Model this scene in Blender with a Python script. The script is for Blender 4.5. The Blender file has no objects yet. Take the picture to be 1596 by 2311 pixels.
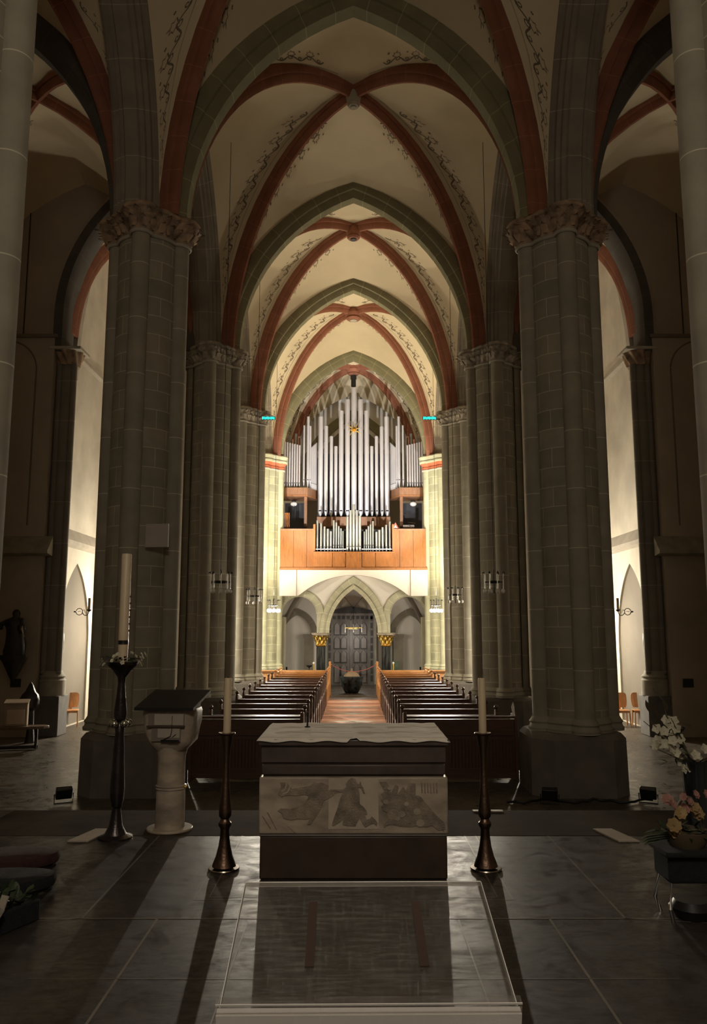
import bpy, math, random
from math import sin, cos, tan, atan, atan2, sqrt, pi, radians, hypot
from mathutils import Vector, Matrix
random.seed(7)
sc = bpy.context.scene
COL = sc.collection

# ------------------------------------------------------------------ measuring
PITCH = radians(8.3); FPX = 1800.0; EYE = 1.70
def Zat(y, Y): return EYE + Y*tan(PITCH + atan((1155-y)/FPX))
def Xat(x, Y, z): return (x-798)/FPX*(Y*cos(PITCH)+(z-EYE)*sin(PITCH))
NAVE = -1.0          # nave floor; the sanctuary platform is 0

# ------------------------------------------------------------------ materials
def new_mat(name):
    m = bpy.data.materials.new(name); m.use_nodes = True
    nt = m.node_tree; b = nt.nodes['Principled BSDF']
    return m, nt, b
def mixcol(nt, fac, a, b, blend='MIX'):
    n = nt.nodes.new('ShaderNodeMix'); n.data_type = 'RGBA'; n.blend_type = blend
    def put(sock, v):
        if isinstance(v, (int, float)): sock.default_value = v
        elif isinstance(v, tuple): sock.default_value = (*v[:3], 1)
        else: nt.links.new(v, sock)
    put(n.inputs['Factor'], fac); put(n.inputs['A'], a); put(n.inputs['B'], b)
    return n.outputs['Result']
def math_(nt, op, a, b=0.0, c=0.0):
    n = nt.nodes.new('ShaderNodeMath'); n.operation = op
    for s, v in zip(n.inputs, (a, b, c)):
        if isinstance(v, (int, float)): s.default_value = v
        else: nt.links.new(v, s)
    return n.outputs[0]
def noise(nt, coord, scale, detail=4, rough=.55, dist=0):
    n = nt.nodes.new('ShaderNodeTexNoise'); n.inputs['Scale'].default_value = scale
    n.inputs['Detail'].default_value = detail; n.inputs['Roughness'].default_value = rough
    n.inputs['Distortion'].default_value = dist
    nt.links.new(coord, n.inputs['Vector']); return n.outputs['Fac']
def coords(nt, kind='Object'):
    n = nt.nodes.new('ShaderNodeTexCoord'); return n.outputs[kind]
def scale_vec(nt, vec, s):
    n = nt.nodes.new('ShaderNodeMapping'); n.inputs['Scale'].default_value = s
    nt.links.new(vec, n.inputs['Vector']); return n.outputs[0]
def ramp(nt, fac, lo, hi):
    n = nt.nodes.new('ShaderNodeMapRange'); n.inputs['From Min'].default_value = lo; n.inputs['From Max'].default_value = hi
    nt.links.new(fac, n.inputs['Value']); return n.outputs[0]
def bump(nt, b, h, strength=.3, dist=.02):
    n = nt.nodes.new('ShaderNodeBump'); n.inputs['Strength'].default_value = strength
    n.inputs['Distance'].default_value = dist
    nt.links.new(h, n.inputs['Height']); nt.links.new(n.outputs[0], b.inputs['Normal'])
def simple(name, col, rough=.6, metal=0., var=.12, nscale=3., bumpy=.15, spec=.5, trans=0, stretch=None):
    m, nt, b = new_mat(name)
    co = coords(nt)
    if stretch: co = scale_vec(nt, co, stretch)
    f = noise(nt, co, nscale, 5)
    f2 = noise(nt, co, nscale*7, 3)
    dark = tuple(c*(1-var*2) for c in col); lite = tuple(min(1, c*(1+var*1.3)) for c in col)
    c1 = mixcol(nt, ramp(nt, f, .3, .7), dark, lite)
    nt.links.new(c1, b.inputs['Base Color'])
    b.inputs['Roughness'].default_value = rough; b.inputs['Metallic'].default_value = metal
    b.inputs['Specular IOR Level'].default_value = spec
    if bumpy: bump(nt, b, f2, bumpy, .01)
    return m
def emis(name, col, s):
    m, nt, b = new_mat(name)
    b.inputs['Base Color'].default_value = (*col, 1)
    b.inputs['Emission Color'].default_value = (*col, 1); b.inputs['Emission Strength'].default_value = s
    return m
def stone_core(name, col, R):
    """masonry courses wrapped round a pier core"""
    m, nt, b = new_mat(name)
    sep = nt.nodes.new('ShaderNodeSeparateXYZ'); nt.links.new(coords(nt), sep.inputs[0])
    ang = math_(nt, 'MULTIPLY', math_(nt, 'ARCTAN2', sep.outputs[1], sep.outputs[0]), R)
    cmb = nt.nodes.new('ShaderNodeCombineXYZ'); nt.links.new(ang, cmb.inputs[0]); nt.links.new(sep.outputs[2], cmb.inputs[1])
    br = nt.nodes.new('ShaderNodeTexBrick'); nt.links.new(cmb.outputs[0], br.inputs['Vector'])
    br.inputs['Scale'].default_value = 1; br.inputs['Brick Width'].default_value = .52
    br.inputs['Row Height'].default_value = .345; br.inputs['Mortar Size'].default_value = .007
    br.inputs['Mortar Smooth'].default_value = .3
    br.inputs['Color1'].default_value = (*[c*.86 for c in col], 1); br.inputs['Color2'].default_value = (*[c*1.12 for c in col], 1)
    br.inputs['Mortar'].default_value = (*[min(1, c*1.9) for c in col], 1)
    f = noise(nt, coords(nt), 2.5, 6)
    c = mixcol(nt, .55, br.outputs['Color'], mixcol(nt, ramp(nt, f, .25, .75), (.55, .55, .55), (1.15, 1.12, 1.05)), 'MULTIPLY')
    nt.links.new(c, b.inputs['Base Color']); b.inputs['Roughness'].default_value = .85
    bump(nt, b, f, .15, .01)
    return m
def stone_joint(name, col, step, axis='Z', off=0., jc=1.9, rough=.85, var=.22, w=.013):
    """stone with thin pale joints each `step` metres along local Z or along UV.x"""
    m, nt, b = new_mat(name)
    co = coords(nt, 'UV' if axis == 'U' else 'Object')
    sep = nt.nodes.new('ShaderNodeSeparateXYZ'); nt.links.new(co, sep.inputs[0])
    s = sep.outputs[0] if axis == 'U' else sep.outputs[2]
    fr = math_(nt, 'FRACT', math_(nt, 'DIVIDE', math_(nt, 'ADD', s, off+50), step))
    j = math_(nt, 'LESS_THAN', fr, w/step)
    f = noise(nt, coords(nt), 2.2, 6)
    base = mixcol(nt, ramp(nt, f, .25, .75), tuple(c*(1-var) for c in col), tuple(c*(1+var*.7) for c in col))
    c = mixcol(nt, j, base, tuple(min(1, c*jc) for c in col))
    nt.links.new(c, b.inputs['Base Color']); b.inputs['Roughness'].default_value = rough
    bump(nt, b, f, .12, .01)
    return m
def wood(name, col, rough=.4, sc_=(6, 6, .8)):
    m, nt, b = new_mat(name)
    co = scale_vec(nt, coords(nt), sc_)
    f = noise(nt, co, 3, 6, .6, 1.2)
    c = mixcol(nt, ramp(nt, f, .3, .7), tuple(x*.62 for x in col), tuple(min(1, x*1.15) for x in col))
    nt.links.new(c, b.inputs['Base Color']); b.inputs['Roughness'].default_value = rough
    bump(nt, b, f, .06, .005)
    return m

PLASTER = (.62, .53, .365)
M = {}
M['plaster'] = simple('plaster', PLASTER, .9, var=.05, nscale=.6, bumpy=.08)
M['wall_plaster'] = simple('wall_plaster', (.62, .57, .47), .9, var=.10, nscale=.9, bumpy=.2)
M['white_plaster'] = simple('white_plaster', (.78, .75, .69), .9, var=.03, nscale=.7, bumpy=.08)
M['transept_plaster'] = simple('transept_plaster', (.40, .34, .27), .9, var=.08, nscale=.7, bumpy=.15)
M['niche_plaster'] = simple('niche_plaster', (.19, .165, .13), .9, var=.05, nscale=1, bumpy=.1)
STONE = (.30, .275, .215)
M['core'] = stone_core('pier_masonry', STONE, .60)
M['shaft'] = stone_joint('pier_shaft_stone', STONE, 1.02, 'Z')
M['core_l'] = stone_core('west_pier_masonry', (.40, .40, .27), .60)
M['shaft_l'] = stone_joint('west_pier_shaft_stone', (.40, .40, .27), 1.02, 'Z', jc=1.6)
M['stone'] = simple('plain_stone', STONE, .85, var=.15, nscale=3)
M['neck'] = simple('necking_stone', (.42, .38, .31), .8, var=.08)
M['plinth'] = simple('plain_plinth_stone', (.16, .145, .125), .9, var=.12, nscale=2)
M['capital'] = simple('carved_capital_stone', (.36, .25, .165), .85, var=.3, nscale=5, bumpy=.5)
M['capital_grey'] = simple('carved_capital_grey', (.36, .31, .24), .85, var=.3, nscale=5, bumpy=.5)
M['rib_red'] = stone_joint('red_rib_paint', (.27, .105, .062), .62, 'U', jc=1.55, w=.010)
M['arch_green'] = stone_joint('grey_green_arch_stone', (.215, .20, .115), .66, 'U', jc=1.8)
M['arch_grey'] = stone_joint('grey_arcade_stone', (.235, .205, .16), .8, 'U', jc=1.7)
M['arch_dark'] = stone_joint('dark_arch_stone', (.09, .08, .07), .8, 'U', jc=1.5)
M['arch_pale'] = stone_joint('pale_green_arch_stone', (.48, .47, .34), .33, 'U', jc=1.4, w=.015)
M['paint'] = simple('painted_scroll_line', (.17, .135, .095), .9, var=.1, bumpy=0)
M['paint_light'] = simple('painted_border_line', (.42, .33, .22), .9, var=.1, bumpy=0)
M['pipe'] = simple('tin_pipe', (.74, .74, .78), .42, .70, var=.05, nscale=2, bumpy=.03, stretch=(1, 1, .2))
M['pipe_old'] = simple('aged_tin_pipe', (.42, .43, .39), .40, .9, var=.08, nscale=2, bumpy=.03)
M['mouth'] = simple('pipe_mouth_dark', (.04, .04, .05), .7, bumpy=0)
M['oak'] = wood('golden_oak', (.31, .118, .03), .5)
M['oak_pink'] = wood('dull_oak', (.27, .135, .07), .5)
M['pew_dark'] = wood('dark_pew_wood', (.095, .045, .028), .36, (1.5, 8, 8))
M['pew_oak'] = wood('light_pew_oak', (.50, .24, .085), .35, (1.5, 8, 8))
M['pew_mid'] = wood('brown_bench_wood', (.16, .10, .065), .4)
M['box_pale2'] = simple('pale_raised_panel', (.62, .50, .38), .6, var=.05, bumpy=0)
M['seat_wood'] = wood('beech_plywood', (.62, .30, .12), .4)
M['black'] = simple('black_metal', (.018, .018, .02), .4, .3, var=.1, bumpy=.05)
M['chrome'] = simple('chrome', (.75, .75, .75), .15, 1, var=.03, bumpy=0)
M['gold'] = simple('gilding', (.85, .55, .15), .3, 1, var=.2, nscale=20, bumpy=.6)
M['bronze'] = simple('dark_bronze', (.19, .125, .09), .38, 1, var=.25, nscale=6, bumpy=.3)
M['bronze_dark'] = simple('blackened_bronze', (.07, .06, .06), .3, .8, var=.25, nscale=6, bumpy=.3)
M['wax'] = simple('cream_wax', (.62, .50, .34), .45, var=.06, nscale=2, bumpy=.03)
M['wax_stud'] = simple('dark_wax_stud', (.10, .02, .015), .4, bumpy=0)
M['cloth'] = simple('linen_cloth', (.80, .75, .66), .9, var=.06, nscale=3, bumpy=.2)
M['altar_dark'] = simple('dark_altar_marble', (.085, .063, .056), .35, var=.25, nscale=4, bumpy=.05)
M['altar_base'] = simple('brown_altar_base', (.055, .034, .022), .5, var=.2, nscale=4, bumpy=.05)
M['marble'] = simple('veined_beige_marble', (.41, .345, .27), .45, var=.24, nscale=3.5, bumpy=.1, stretch=(1, 1, 2.2))
M['marble_cut'] = simple('rough_cut_marble', (.285, .235, .18), .8, var=.2, nscale=14, bumpy=.8)
M['marble_pale'] = simple('pale_relief_marble', (.50, .43, .34), .5, var=.1, nscale=5, bumpy=.2)
M['black_marble'] = simple('black_column_marble', (.035, .04, .042), .12, var=.5, nscale=3, bumpy=0, stretch=(3, 3, .5))
M['font_stone'] = simple('dark_font_stone', (.035, .042, .045), .2, var=.5, nscale=6, bumpy=.2)
M['door_wood'] = simple('grey_carved_door', (.125, .115, .10), .6, var=.15, nscale=6, bumpy=.2, stretch=(3, 3, .6))
M['door_line'] = simple('door_tracery_dark', (.04, .037, .035), .7, bumpy=.1)
M['door_panel'] = simple('door_panel_grey', (.17, .155, .14), .6, var=.1, bumpy=.1)
M['teal'] = emis('teal_display_light', (.03, .62, .58), 1.5)
M['bulb_off'] = simple('clear_bulb_glass', (.75, .72, .68), .1, var=.03, bumpy=0)
M['bulb_on'] = emis('lit_bulb', (1, .93, .78), 90)
M['globe'] = simple('opal_glass', (.85, .83, .80), .25, var=.02, bumpy=0)
M['white_panel'] = simple('pale_panel', (.42, .38, .33), .6, var=.03, bumpy=0)
M['leaf'] = simple('dark_leaf', (.035, .055, .025), .5, var=.4, nscale=8)
M['petal_white'] = simple('white_petal', (.55, .52, .40), .6, var=.08, nscale=9)
M['petal_pink'] = simple('pink_petal', (.30, .15, .125), .6, var=.15, nscale=9)
M['petal_yellow'] = simple('yellow_petal', (.28, .185, .075), .6, var=.15, nscale=9)
M['stem'] = simple('brown_stem', (.10, .075, .045), .6)
M['red'] = simple('red_rope', (.38, .09, .07), .7, bumpy=.4, nscale=30)
M['statue'] = simple('blackened_oak_carving', (.02, .015, .012), .45, var=.3, nscale=7, bumpy=.4)
M['upholstery'] = simple('dark_red_upholstery', (.045, .016, .014), .95, var=.2, nscale=20, bumpy=.5)
M['rug'] = simple('black_fleece', (.012, .012, .014), .95, var=.2, nscale=30, bumpy=.8)
M['paper'] = simple('printed_card', (.22, .20, .18), .6, var=.5, nscale=14, bumpy=0)
M['white'] = simple('white_card', (.75, .72, .68), .6, bumpy=0)
M['box_ply'] = simple('pale_book_panel', (.46, .36, .26), .6, var=.08)
M['warn'] = simple('warning_red', (.55, .10, .07), .5, bumpy=0)
M['nosing'] = simple('pale_step_stone', (.42, .37, .31), .55, var=.06)

def floor_mat(name, col, rough, tile, mortar, jcol, var=.3, off=(0, 0)):
    m, nt, b = new_mat(name)
    mp = nt.nodes.new('ShaderNodeMapping'); mp.inputs['Location'].default_value = (off[0], off[1], 0)
    nt.links.new(coords(nt), mp.inputs['Vector'])
    br = nt.nodes.new('ShaderNodeTexBrick'); nt.links.new(mp.outputs[0], br.inputs['Vector'])
    br.inputs['Scale'].default_value = 1; br.inputs['Brick Width'].default_value = tile[0]
    br.inputs['Row Height'].default_value = tile[1]; br.inputs['Mortar Size'].default_value = mortar
    br.inputs['Color1'].default_value = (*[c*.8 for c in col], 1); br.inputs['Color2'].default_value = (*[c*1.2 for c in col], 1)
    br.inputs['Mortar'].default_value = (*jcol, 1)
    f = noise(nt, coords(nt), 1.7, 8, .65, .6)
    f2 = noise(nt, scale_vec(nt, coords(nt), (1, 5, 1)), 9, 6, .6)
    c = mixcol(nt, .8, br.outputs['Color'], mixcol(nt, ramp(nt, f, .3, .7), (.62, .60, .58), (1.3, 1.28, 1.22)), 'MULTIPLY')
    nt.links.new(c, b.inputs['Base Color'])
    f3 = noise(nt, coords(nt), 3.2, 7, .7, 1.5)
    r = math_(nt, 'ADD', rough-.17, math_(nt, 'ADD', math_(nt, 'MULTIPLY', f2, .14), math_(nt, 'MULTIPLY', ramp(nt, f3, .35, .65), .30)))
    nt.links.new(r, b.inputs['Roughness'])
    f4 = noise(nt, scale_vec(nt, coords(nt), (1.2, 2.6, 1)), 5.5, 9, .75, .8)
    nt.links.new(math_(nt, 'ADD', .14, math_(nt, 'MULTIPLY', ramp(nt, f4, .36, .66), .62)), b.inputs['Specular IOR Level'])
    bump(nt, b, f2, .10, .006)
    return m
M['platform'] = floor_mat('polished_dark_slate', (.036, .030, .026), .40, (40, 40), 0, (.2, .2, .2))
M['navefloor'] = floor_mat('worn_grey_slabs', (.085, .072, .057), .34, (1.3, .9), .006, (.07, .06, .05))
M['shade_strip'] = simple('painted_shade_brown', (.05, .036, .022), .95, var=.25, nscale=2, spec=.08)  # shade along the platform edge, painted in as matte brown
M['joint'] = simple('floor_joint_painted_glint', (.15, .13, .105), .45, bumpy=0)  # real joints; their glint is painted as a lighter tone
M['tile_red'] = simple('red_floor_tiles', (.52, .25, .15), .5, var=.12, nscale=4)
M['tile_pale'] = simple('pale_floor_tiles', (.40, .39, .29), .5, var=.12, nscale=4)

def acrylic(name='clear_acrylic', edge=False):
    m = bpy.data.materials.new(name); m.use_nodes = True; nt = m.node_tree; nt.nodes.clear()
    out = nt.nodes.new('ShaderNodeOutputMaterial')
    tr = nt.nodes.new('ShaderNodeBsdfTransparent'); tr.inputs[0].default_value = (.96, .955, .95, 1)
    gl = nt.nodes.new('ShaderNodeBsdfGlossy'); gl.inputs['Roughness'].default_value = .06
    lw = nt.nodes.new('ShaderNodeLayerWeight'); lw.inputs[0].default_value = .5
    frf = math_(nt, 'ADD', math_(nt, 'MULTIPLY', math_(nt, 'POWER', lw.outputs['Facing'], 4), .55), .04)
    df = nt.nodes.new('ShaderNodeBsdfDiffuse'); df.inputs[0].default_value = (.8, .78, .75, 1)
    co = coords(nt)
    f = noise(nt, scale_vec(nt, co, (3, 26, 1)), 3, 8, .7, .8)
    f2 = noise(nt, scale_vec(nt, co, (40, 8, 1)), 3, 6, .7, .4)
    s = math_(nt, 'MULTIPLY', math_(nt, 'ADD', ramp(nt, f, .5, .8), ramp(nt, f2, .55, .85)), .11)
    s = math_(nt, 'ADD', s, .72 if edge else .02)
    m1 = nt.nodes.new('ShaderNodeMixShader'); nt.links.new(frf, m1.inputs[0])
    nt.links.new(tr.outputs[0], m1.inputs[1]); nt.links.new(gl.outputs[0], m1.inputs[2])
    m2 = nt.nodes.new('ShaderNodeMixShader'); nt.links.new(s, m2.inputs[0])
    nt.links.new(m1.outputs[0], m2.inputs[1]); nt.links.new(df.outputs[0], m2.inputs[2])
    nt.links.new(m2.outputs[0], out.inputs[0])
    return m
M['acrylic'] = acrylic(); M['acrylic_edge'] = acrylic('acrylic_edge', True)

# ------------------------------------------------------------------ mesh builder
class MB:
    def __init__(s): s.v = []; s.f = []; s.uv = []; s.m = []; s.mi = 0
    def add(s, vs, fs, uvs=None):
        o = len(s.v); s.v += [tuple(p) for p in vs]
        for k, f in enumerate(fs):
            s.f.append(tuple(i+o for i in f)); s.uv.append(uvs[k] if uvs else None); s.m.append(s.mi)
        return s
    def box(s, c, size, rz=0, rx=0):
        hx, hy, hz = [d/2 for d in size]
        R = Matrix.Rotation(rz, 3, 'Z') @ Matrix.Rotation(rx, 3, 'X')
        vs = [Vector(c)+R @ Vector((x*hx, y*hy, z*hz)) for z in (-1, 1) for y in (-1, 1) for x in (-1, 1)]
        return s.add(vs, [(0, 2, 3, 1), (4, 5, 7, 6), (0, 1, 5, 4), (2, 6, 7, 3), (0, 4, 6, 2), (1, 3, 7, 5)])
    def bx(s, x0, x1, y0, y1, z0, z1):
        return s.box(((x0+x1)/2, (y0+y1)/2, (z0+z1)/2), (abs(x1-x0), abs(y1-y0), abs(z1-z0)))
    def lathe(s, c, prof, n=24, cap=True, axis=None):
        """prof: list of (r, z). optional axis rotation matrix"""
        vs = []; fs = []
        for r, z in prof:
            for k in range(n):
                a = 2*pi*k/n; p = Vector((r*cos(a), r*sin(a), z))
                if axis is not None: p = axis @ p
                vs.append(Vector(c)+p)
        for i in range(len(prof)-1):
            for k in range(n):
                k2 = (k+1) % n; fs.append((i*n+k, i*n+k2, (i+1)*n+k2, (i+1)*n+k))
        if cap:
            fs.append(tuple(reversed(range(n)))); fs.append(tuple((len(prof)-1)*n+k for k in range(n)))
        return s.add(vs, fs)
    def loft(s, rings, closed=True, cap=True):
        n = len(rings[0]); vs = [p for r in rings for p in r]; fs = []
        for i in range(len(rings)-1):
            for k in range(n if closed else n-1):
                k2 = (k+1) % n; fs.append((i*n+k, i*n+k2, (i+1)*n+k2, (i+1)*n+k))
        if cap and closed:
            fs.append(tuple(reversed(range(n)))); fs.append(tuple((len(rings)-1)*n+k for k in range(n)))
        return s.add(vs, fs)
    def tube(s, pts, r, n=8, closed=False):
        pts = [Vector(p) for p in pts]; rs = r if isinstance(r, (list, tuple)) else [r]*len(pts)
        rings = []; up = Vector((0, 0, 1))
        for i, p in enumerate(pts):
            if closed: t = pts[(i+1) % len(pts)]-pts[i-1]
            else: t = pts[min(i+1, len(pts)-1)]-pts[max(i-1, 0)]
            t = t.normalized() if t.length > 1e-9 else Vector((0, 0, 1))
            a = t.cross(up)
            if a.length < .05: a = t.cross(Vector((1, 0, 0)))
            a.normalize(); b = t.cross(a)
            rings.append([p+(a*cos(2*pi*k/n)+b*sin(2*pi*k/n))*rs[i] for k in range(n)])
        if closed: rings.append(rings[0])
        return s.loft(rings, cap=not closed)
    def sphere(s, c, r, n=12, m=8, sz=(1, 1, 1)):
        prof = []; rings = []
        for i in range(m+1):
            a = -pi/2+pi*i/m; rr = max(cos(a)*r, 1e-4)
            rings.append([Vector(c)+Vector((rr*cos(2*pi*k/n)*sz[0], rr*sin(2*pi*k/n)*sz[1], sin(a)*r*sz[2])) for k in range(n)])
        return s.loft(rings)
    def sweep(s, prof, pts, S):
        """pts in a vertical plane, S = unit side vector (perpendicular); profile (w,h): w along S, h outward"""
        S = Vector(S); pts = [Vector(p) for p in pts]; n = len(pts); rings = []; L = [0]
        for i in range(1, n): L.append(L[-1]+(pts[i]-pts[i-1]).length)
        for i in range(n):
            t1 = (pts[i]-pts[i-1]).normalized() if i else None
            t2 = (pts[i+1]-pts[i]).normalized() if i < n-1 else None
            if t1 is None: t1 = t2
            if t2 is None: t2 = t1
            t = (t1+t2).normalized(); k = 1/max(.5, t.dot(t1))
            N = S.cross(t)*-1
            rings.append([pts[i]+S*w+N*h*k for w, h in prof])
        m = len(prof); vs = [p for r in rings for p in r]; fs = []; uv = []
        pl = [0]
        for a, b in zip(prof, prof[1:]+prof[:1]): pl.append(pl[-1]+hypot(a[0]-b[0], a[1]-b[1]))
        for i in range(n-1):
            for k in range(m):
                k2 = (k+1) % m; fs.append((i*m+k, i*m+k2, (i+1)*m+k2, (i+1)*m+k))
                uv.append(((L[i], pl[k]), (L[i], pl[k+1]), (L[i+1], pl[k+1]), (L[i+1], pl[k])))
        fs.append(tuple(range(m))); uv.append(None)
        fs.append(tuple((n-1)*m+k for k in reversed(range(m)))); uv.append(None)
        return s.add(vs, fs, uv)
    def prism(s, poly, y0, y1, tf=None):
        """poly in (x,z), extruded along y"""
        n = len(poly); T = tf or (lambda p: p)
        vs = [T(Vector((x, y0, z))) for x, z in poly]+[T(Vector((x, y1, z))) for x, z in poly]
        fs = [tuple(range(n)), tuple(reversed(range(n, 2*n)))]
        fs += [(k, k+n, (k+1) % n+n, (k+1) % n) for k in range(n)]
        return s.add(vs, fs)
    def transform(s, M4):
        s.v = [tuple(M4 @ Vector(p)) for p in s.v]; return s
    def build(s, name, mat, parent=None, smooth=35, loc=None, bevel=0):
        me = bpy.data.meshes.new(name); me.from_pydata(s.v, [], s.f)
        mats = mat if isinstance(mat, (list, tuple)) else [mat]
        for q in mats: me.materials.append(M[q] if isinstance(q, str) else q)
        if len(mats) > 1: me.polygons.foreach_set('material_index', s.m)
        if any(u for u in s.uv):
            lay = me.uv_layers.new(name='UVMap')
            for p, u in zip(me.polygons, s.uv):
                if u:
                    for li, c in zip(p.loop_indices, u): lay.data[li].uv = c
        me.validate()
        import bmesh
        bm = bmesh.new(); bm.from_mesh(me); bmesh.ops.recalc_face_normals(bm, faces=bm.faces)
        bm.to_mesh(me); bm.free()
        if smooth:
            me.shade_smooth(); me.set_sharp_from_angle(angle=radians(smooth))
        o = bpy.data.objects.new(name, me); COL.objects.link(o)
        if parent is not None: o.parent = parent
        if loc is not None: o.location = loc
        if bevel:
            bv = o.modifiers.new('bevel', 'BEVEL'); bv.width = bevel; bv.segments = 2; bv.limit_method = 'ANGLE'
        return o

def tag(o, label, cat, group=None):
    o['label'] = label; o['category'] = cat
    if group: o['group'] = group
    return o
def thing(name, label, cat, loc=(0, 0, 0), rz=0, group=None):
    o = bpy.data.objects.new(name, None); COL.objects.link(o)
    o.location = loc; o.rotation_euler = (0, 0, rz); o.empty_display_size = .2
    return tag(o, label, cat, group)
def struct(mb, name, mat, **k):
    o = mb.build(name, mat, **k); o['kind'] = 'structure'; return o
def dup(root, loc=None, rz=None, label=None, group=None, sx=None):
    r = root.copy(); COL.objects.link(r)
    if loc is not None: r.location = loc
    if rz is not None: r.rotation_euler = (0, 0, rz)
    if sx: r.scale = (sx, 1, 1)
    if label: r['label'] = label
    if group: r['group'] = group
    kids = [o for o in root.children]
    for ch in kids:
        c = ch.copy(); COL.objects.link(c); c.parent = r
        for g in ch.children:
            d = g.copy(); COL.objects.link(d); d.parent = c
    return r

def arch_pts(a, rise, z0, n=16, stilt=0.):
    """pointed (rise>=a) or round arch, list of (x, z) left to right"""
    z1 = z0+stilt; r = rise-stilt; R = (a*a+r*r)/(2*a); c = R-a
    if r < a:   # segmental
        R = (a*a+r*r)/(2*r); zc = z1+r-R; ph = math.asin(a/R)
        return [(R*sin(-ph+2*ph*i/(2*n)), zc+R*cos(-ph+2*ph*i/(2*n))) for i in range(2*n+1)]
    pm = math.acos(c/R); L = []
    if stilt: L.append((-a, z0))
    L += [(c-R*cos(pm*i/n), z1+R*sin(pm*i/n)) for i in range(n+1)]
    return L+[(-x, z) for x, z in reversed(L[:-1])]

def holed_wall(mb, u0, u1, z0, z1, holes, thick, tf):
    """wall in (u,z) with arched holes [(uc, [(x,z)..] outline left->right, zbottom)] ; tf(u,z,d)->world, d 0..thick"""
    holes = sorted(holes, key=lambda h: h[0]); cur = u0
    def q(pts, rev=False):
        mb.add([tf(*p) for p in pts], [tuple(range(len(pts)))])
    def slab(a, b, za0, zb0):
        for d in (0, thick): q([(a, za0, d), (b, zb0, d), (b, z1, d), (a, z1, d)])
    for uc, pts, zb in holes:
        P = [(uc+x, z) for x, z in pts]
        ua, ub = P[0][0], P[-1][0]
        if ua > cur+1e-6:
            slab(cur, ua, z0, z0)
        for (xa, za), (xb, zb_) in zip(P, P[1:]):
            if abs(xb-xa) > 1e-6: slab(xa, xb, za, zb_)
            q([(xa, za, 0), (xb, zb_, 0), (xb, zb_, thick), (xa, za, thick)])
        for d in (0, thick):
            if zb > z0: q([(ua, z0, d), (ub, z0, d), (ub, zb, d), (ua, zb, d)])
        for u in (ua, ub): q([(u, zb, 0), (u, P[0][1], 0), (u, P[0][1], thick), (u, zb, thick)])
        if zb > z0: q([(ua, zb, 0), (ub, zb, 0), (ub, zb, thick), (ua, zb, thick)])
        cur = ub
    if cur < u1-1e-6: slab(cur, u1, z0, z0)
    for u in (u0, u1): q([(u, z0, 0), (u, z1, 0), (u, z1, thick), (u, z0, thick)])
    q([(u0, z1, 0), (u1, z1, 0), (u1, z1, thick), (u0, z1, thick)])
    return mb
# ================================================================== ARCHITECTURE
PX = 3.83                                   # pier line
PY = [7.0, 14.1, 21.1, 27.3, 34.75, 41.6]   # pier rows and west wall
Z0 = 9.20                                   # top of the capitals

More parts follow.
